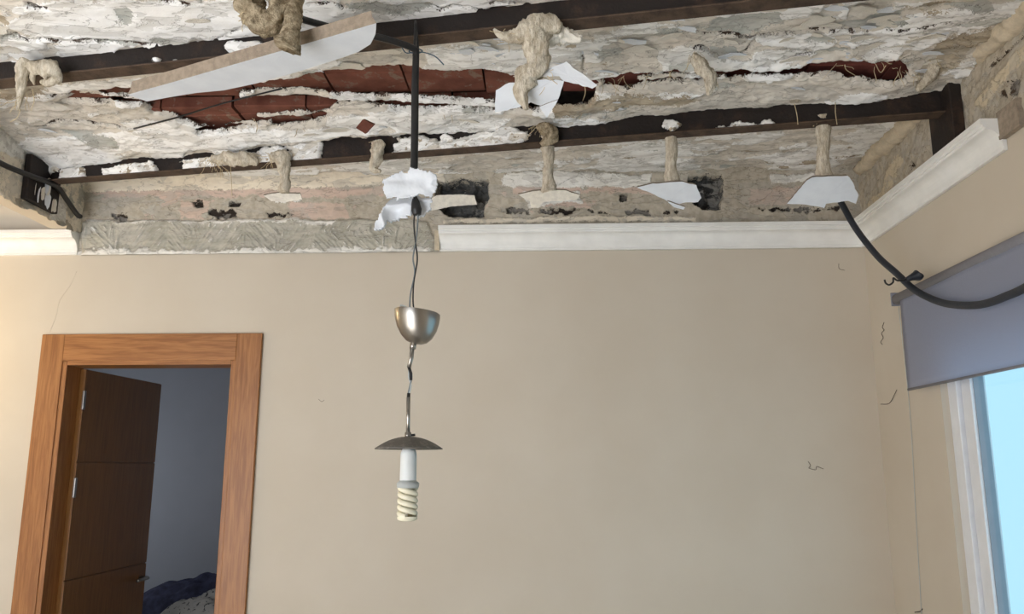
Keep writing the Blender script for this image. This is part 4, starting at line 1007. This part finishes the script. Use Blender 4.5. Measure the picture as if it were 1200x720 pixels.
# ---- curled paint flakes and loose strands on the ceiling
def flake_mesh(seed):
    rr = random.Random(seed); n = 11
    out = []
    for k in range(n):
        a = 2*math.pi*k/n
        r = 0.5*(0.65+0.5*rr.random())
        out.append((r*math.cos(a)*1.5, r*math.sin(a)*0.6))
    V = []
    cu = rr.uniform(0.10, 0.35)
    for s_, dz in ((1.0, 0), (0.55, 0)):
        for x, y in out:
            x2, y2 = x*s_, y*s_
            V.append((x2, y2, -cu*max(0, x2+0.1)**2*0.8-cu*max(0, -y2)*0.5))
    V.append((0, 0, 0))
    V += [(x, y, z+0.05) for x, y, z in V[:n]]
    Fc = []
    for i in range(n):
        j = (i+1) % n
        Fc += [(i, n+i, n+j, j), (n+i, 2*n, n+j), (i, j, 2*n+1+j, 2*n+1+i)]
    me = bpy.data.meshes.new('paint_flake'); me.from_pydata(V, [], Fc); me.materials.append(M['board'] if seed % 3 == 0 else M['plaster_white']); me.update()
    return me
fm = [flake_mesh(900+k) for k in range(8)]
rr = random.Random(77); cnt = 0
ph = [holeA, holeB]
while cnt < 110:
    qx_, qy_ = rr.uniform(0, 1120), rr.uniform(2, 165)
    p = wz(qx_, qy_, ZS+0.045)
    vv_ = p[0]*Vv[0]+p[1]*Vv[1]
    if not (XL+0.08 < p[0] < XR-0.1): continue
    if not (V1-0.6 < vv_ < V1-0.06 or V1+0.1 < vv_ < V2-0.08): continue
    A1 = np.array([qx_]); B1 = np.array([qy_])
    sd = max(float(sdf_poly(A1, B1, h_)[0]) for h_ in ph)
    if sd > -5: continue
    if vv_ < V1 and rr.random() < 0.55: continue
    if qx_ < 450 and rr.random() < 0.5: continue
    p[2] = float(vault_z(vv_))-0.006
    sc_ = rr.uniform(0.025, 0.075)
    o = bpy.data.objects.new('paint_flake', fm[rr.randrange(8)]); COL.objects.link(o); o.parent = ceiling
    o.location = tuple(p); o.scale = (sc_, sc_, sc_*0.8); o.rotation_euler = (rr.uniform(-0.1, 0.1), rr.uniform(-0.1, 0.1), rr.choice((0, math.pi))+rr.uniform(-0.5, 0.5))
    cnt += 1
for k, (x, y) in enumerate([(710, 92), (735, 90), (760, 86), (790, 84), (845, 84), (985, 76), (1030, 75), (1052, 78), (1060, 84), (1068, 82), (300, 142), (352, 148), (520, 128), (690, 120)]):
    strands(ceiling, wz(x, y, ZS+0.035), 3, 0.07, 0.02, 600+k)
for x, y, x2, y2, x3, y3 in [(990, 76, 992, 82, 1003, 89), (1026, 75, 1032, 85, 1038, 77), (684, 95, 686, 108, 683, 118), (931, 122, 934, 135, 935, 146), (979, 120, 979, 132, 981, 146)]:
    tube('fibre_strand', [wz(x, y, ZS+0.02), wz(x2, y2, ZS+0.02), wz(x3, y3, ZS+0.02)] if y < 110 else [on_v(x, y, V2-0.034), on_v(x2, y2, V2-0.034), on_v(x3, y3, V2-0.034)], 0.0014, M['strand'], ceiling, n=4, sm=4)

for k in range(9):      # scuffed paint on the left bracket
    o = bpy.data.objects.new('paint_flake', fm[rr.randrange(8)]); COL.objects.link(o); o.parent = b2
    sc_ = rr.uniform(0.03, 0.06)
    o.location = tuple(np.array([XL+0.033, rr.uniform(3.17, 3.33), CAMZ+rr.uniform(1.12, 1.20)])-wloc(b2)); o.scale = (sc_, sc_, sc_*0.5)
    o.rotation_euler = (rr.uniform(-0.6, 0.6), math.radians(-90), rr.uniform(-0.3, 0.3))
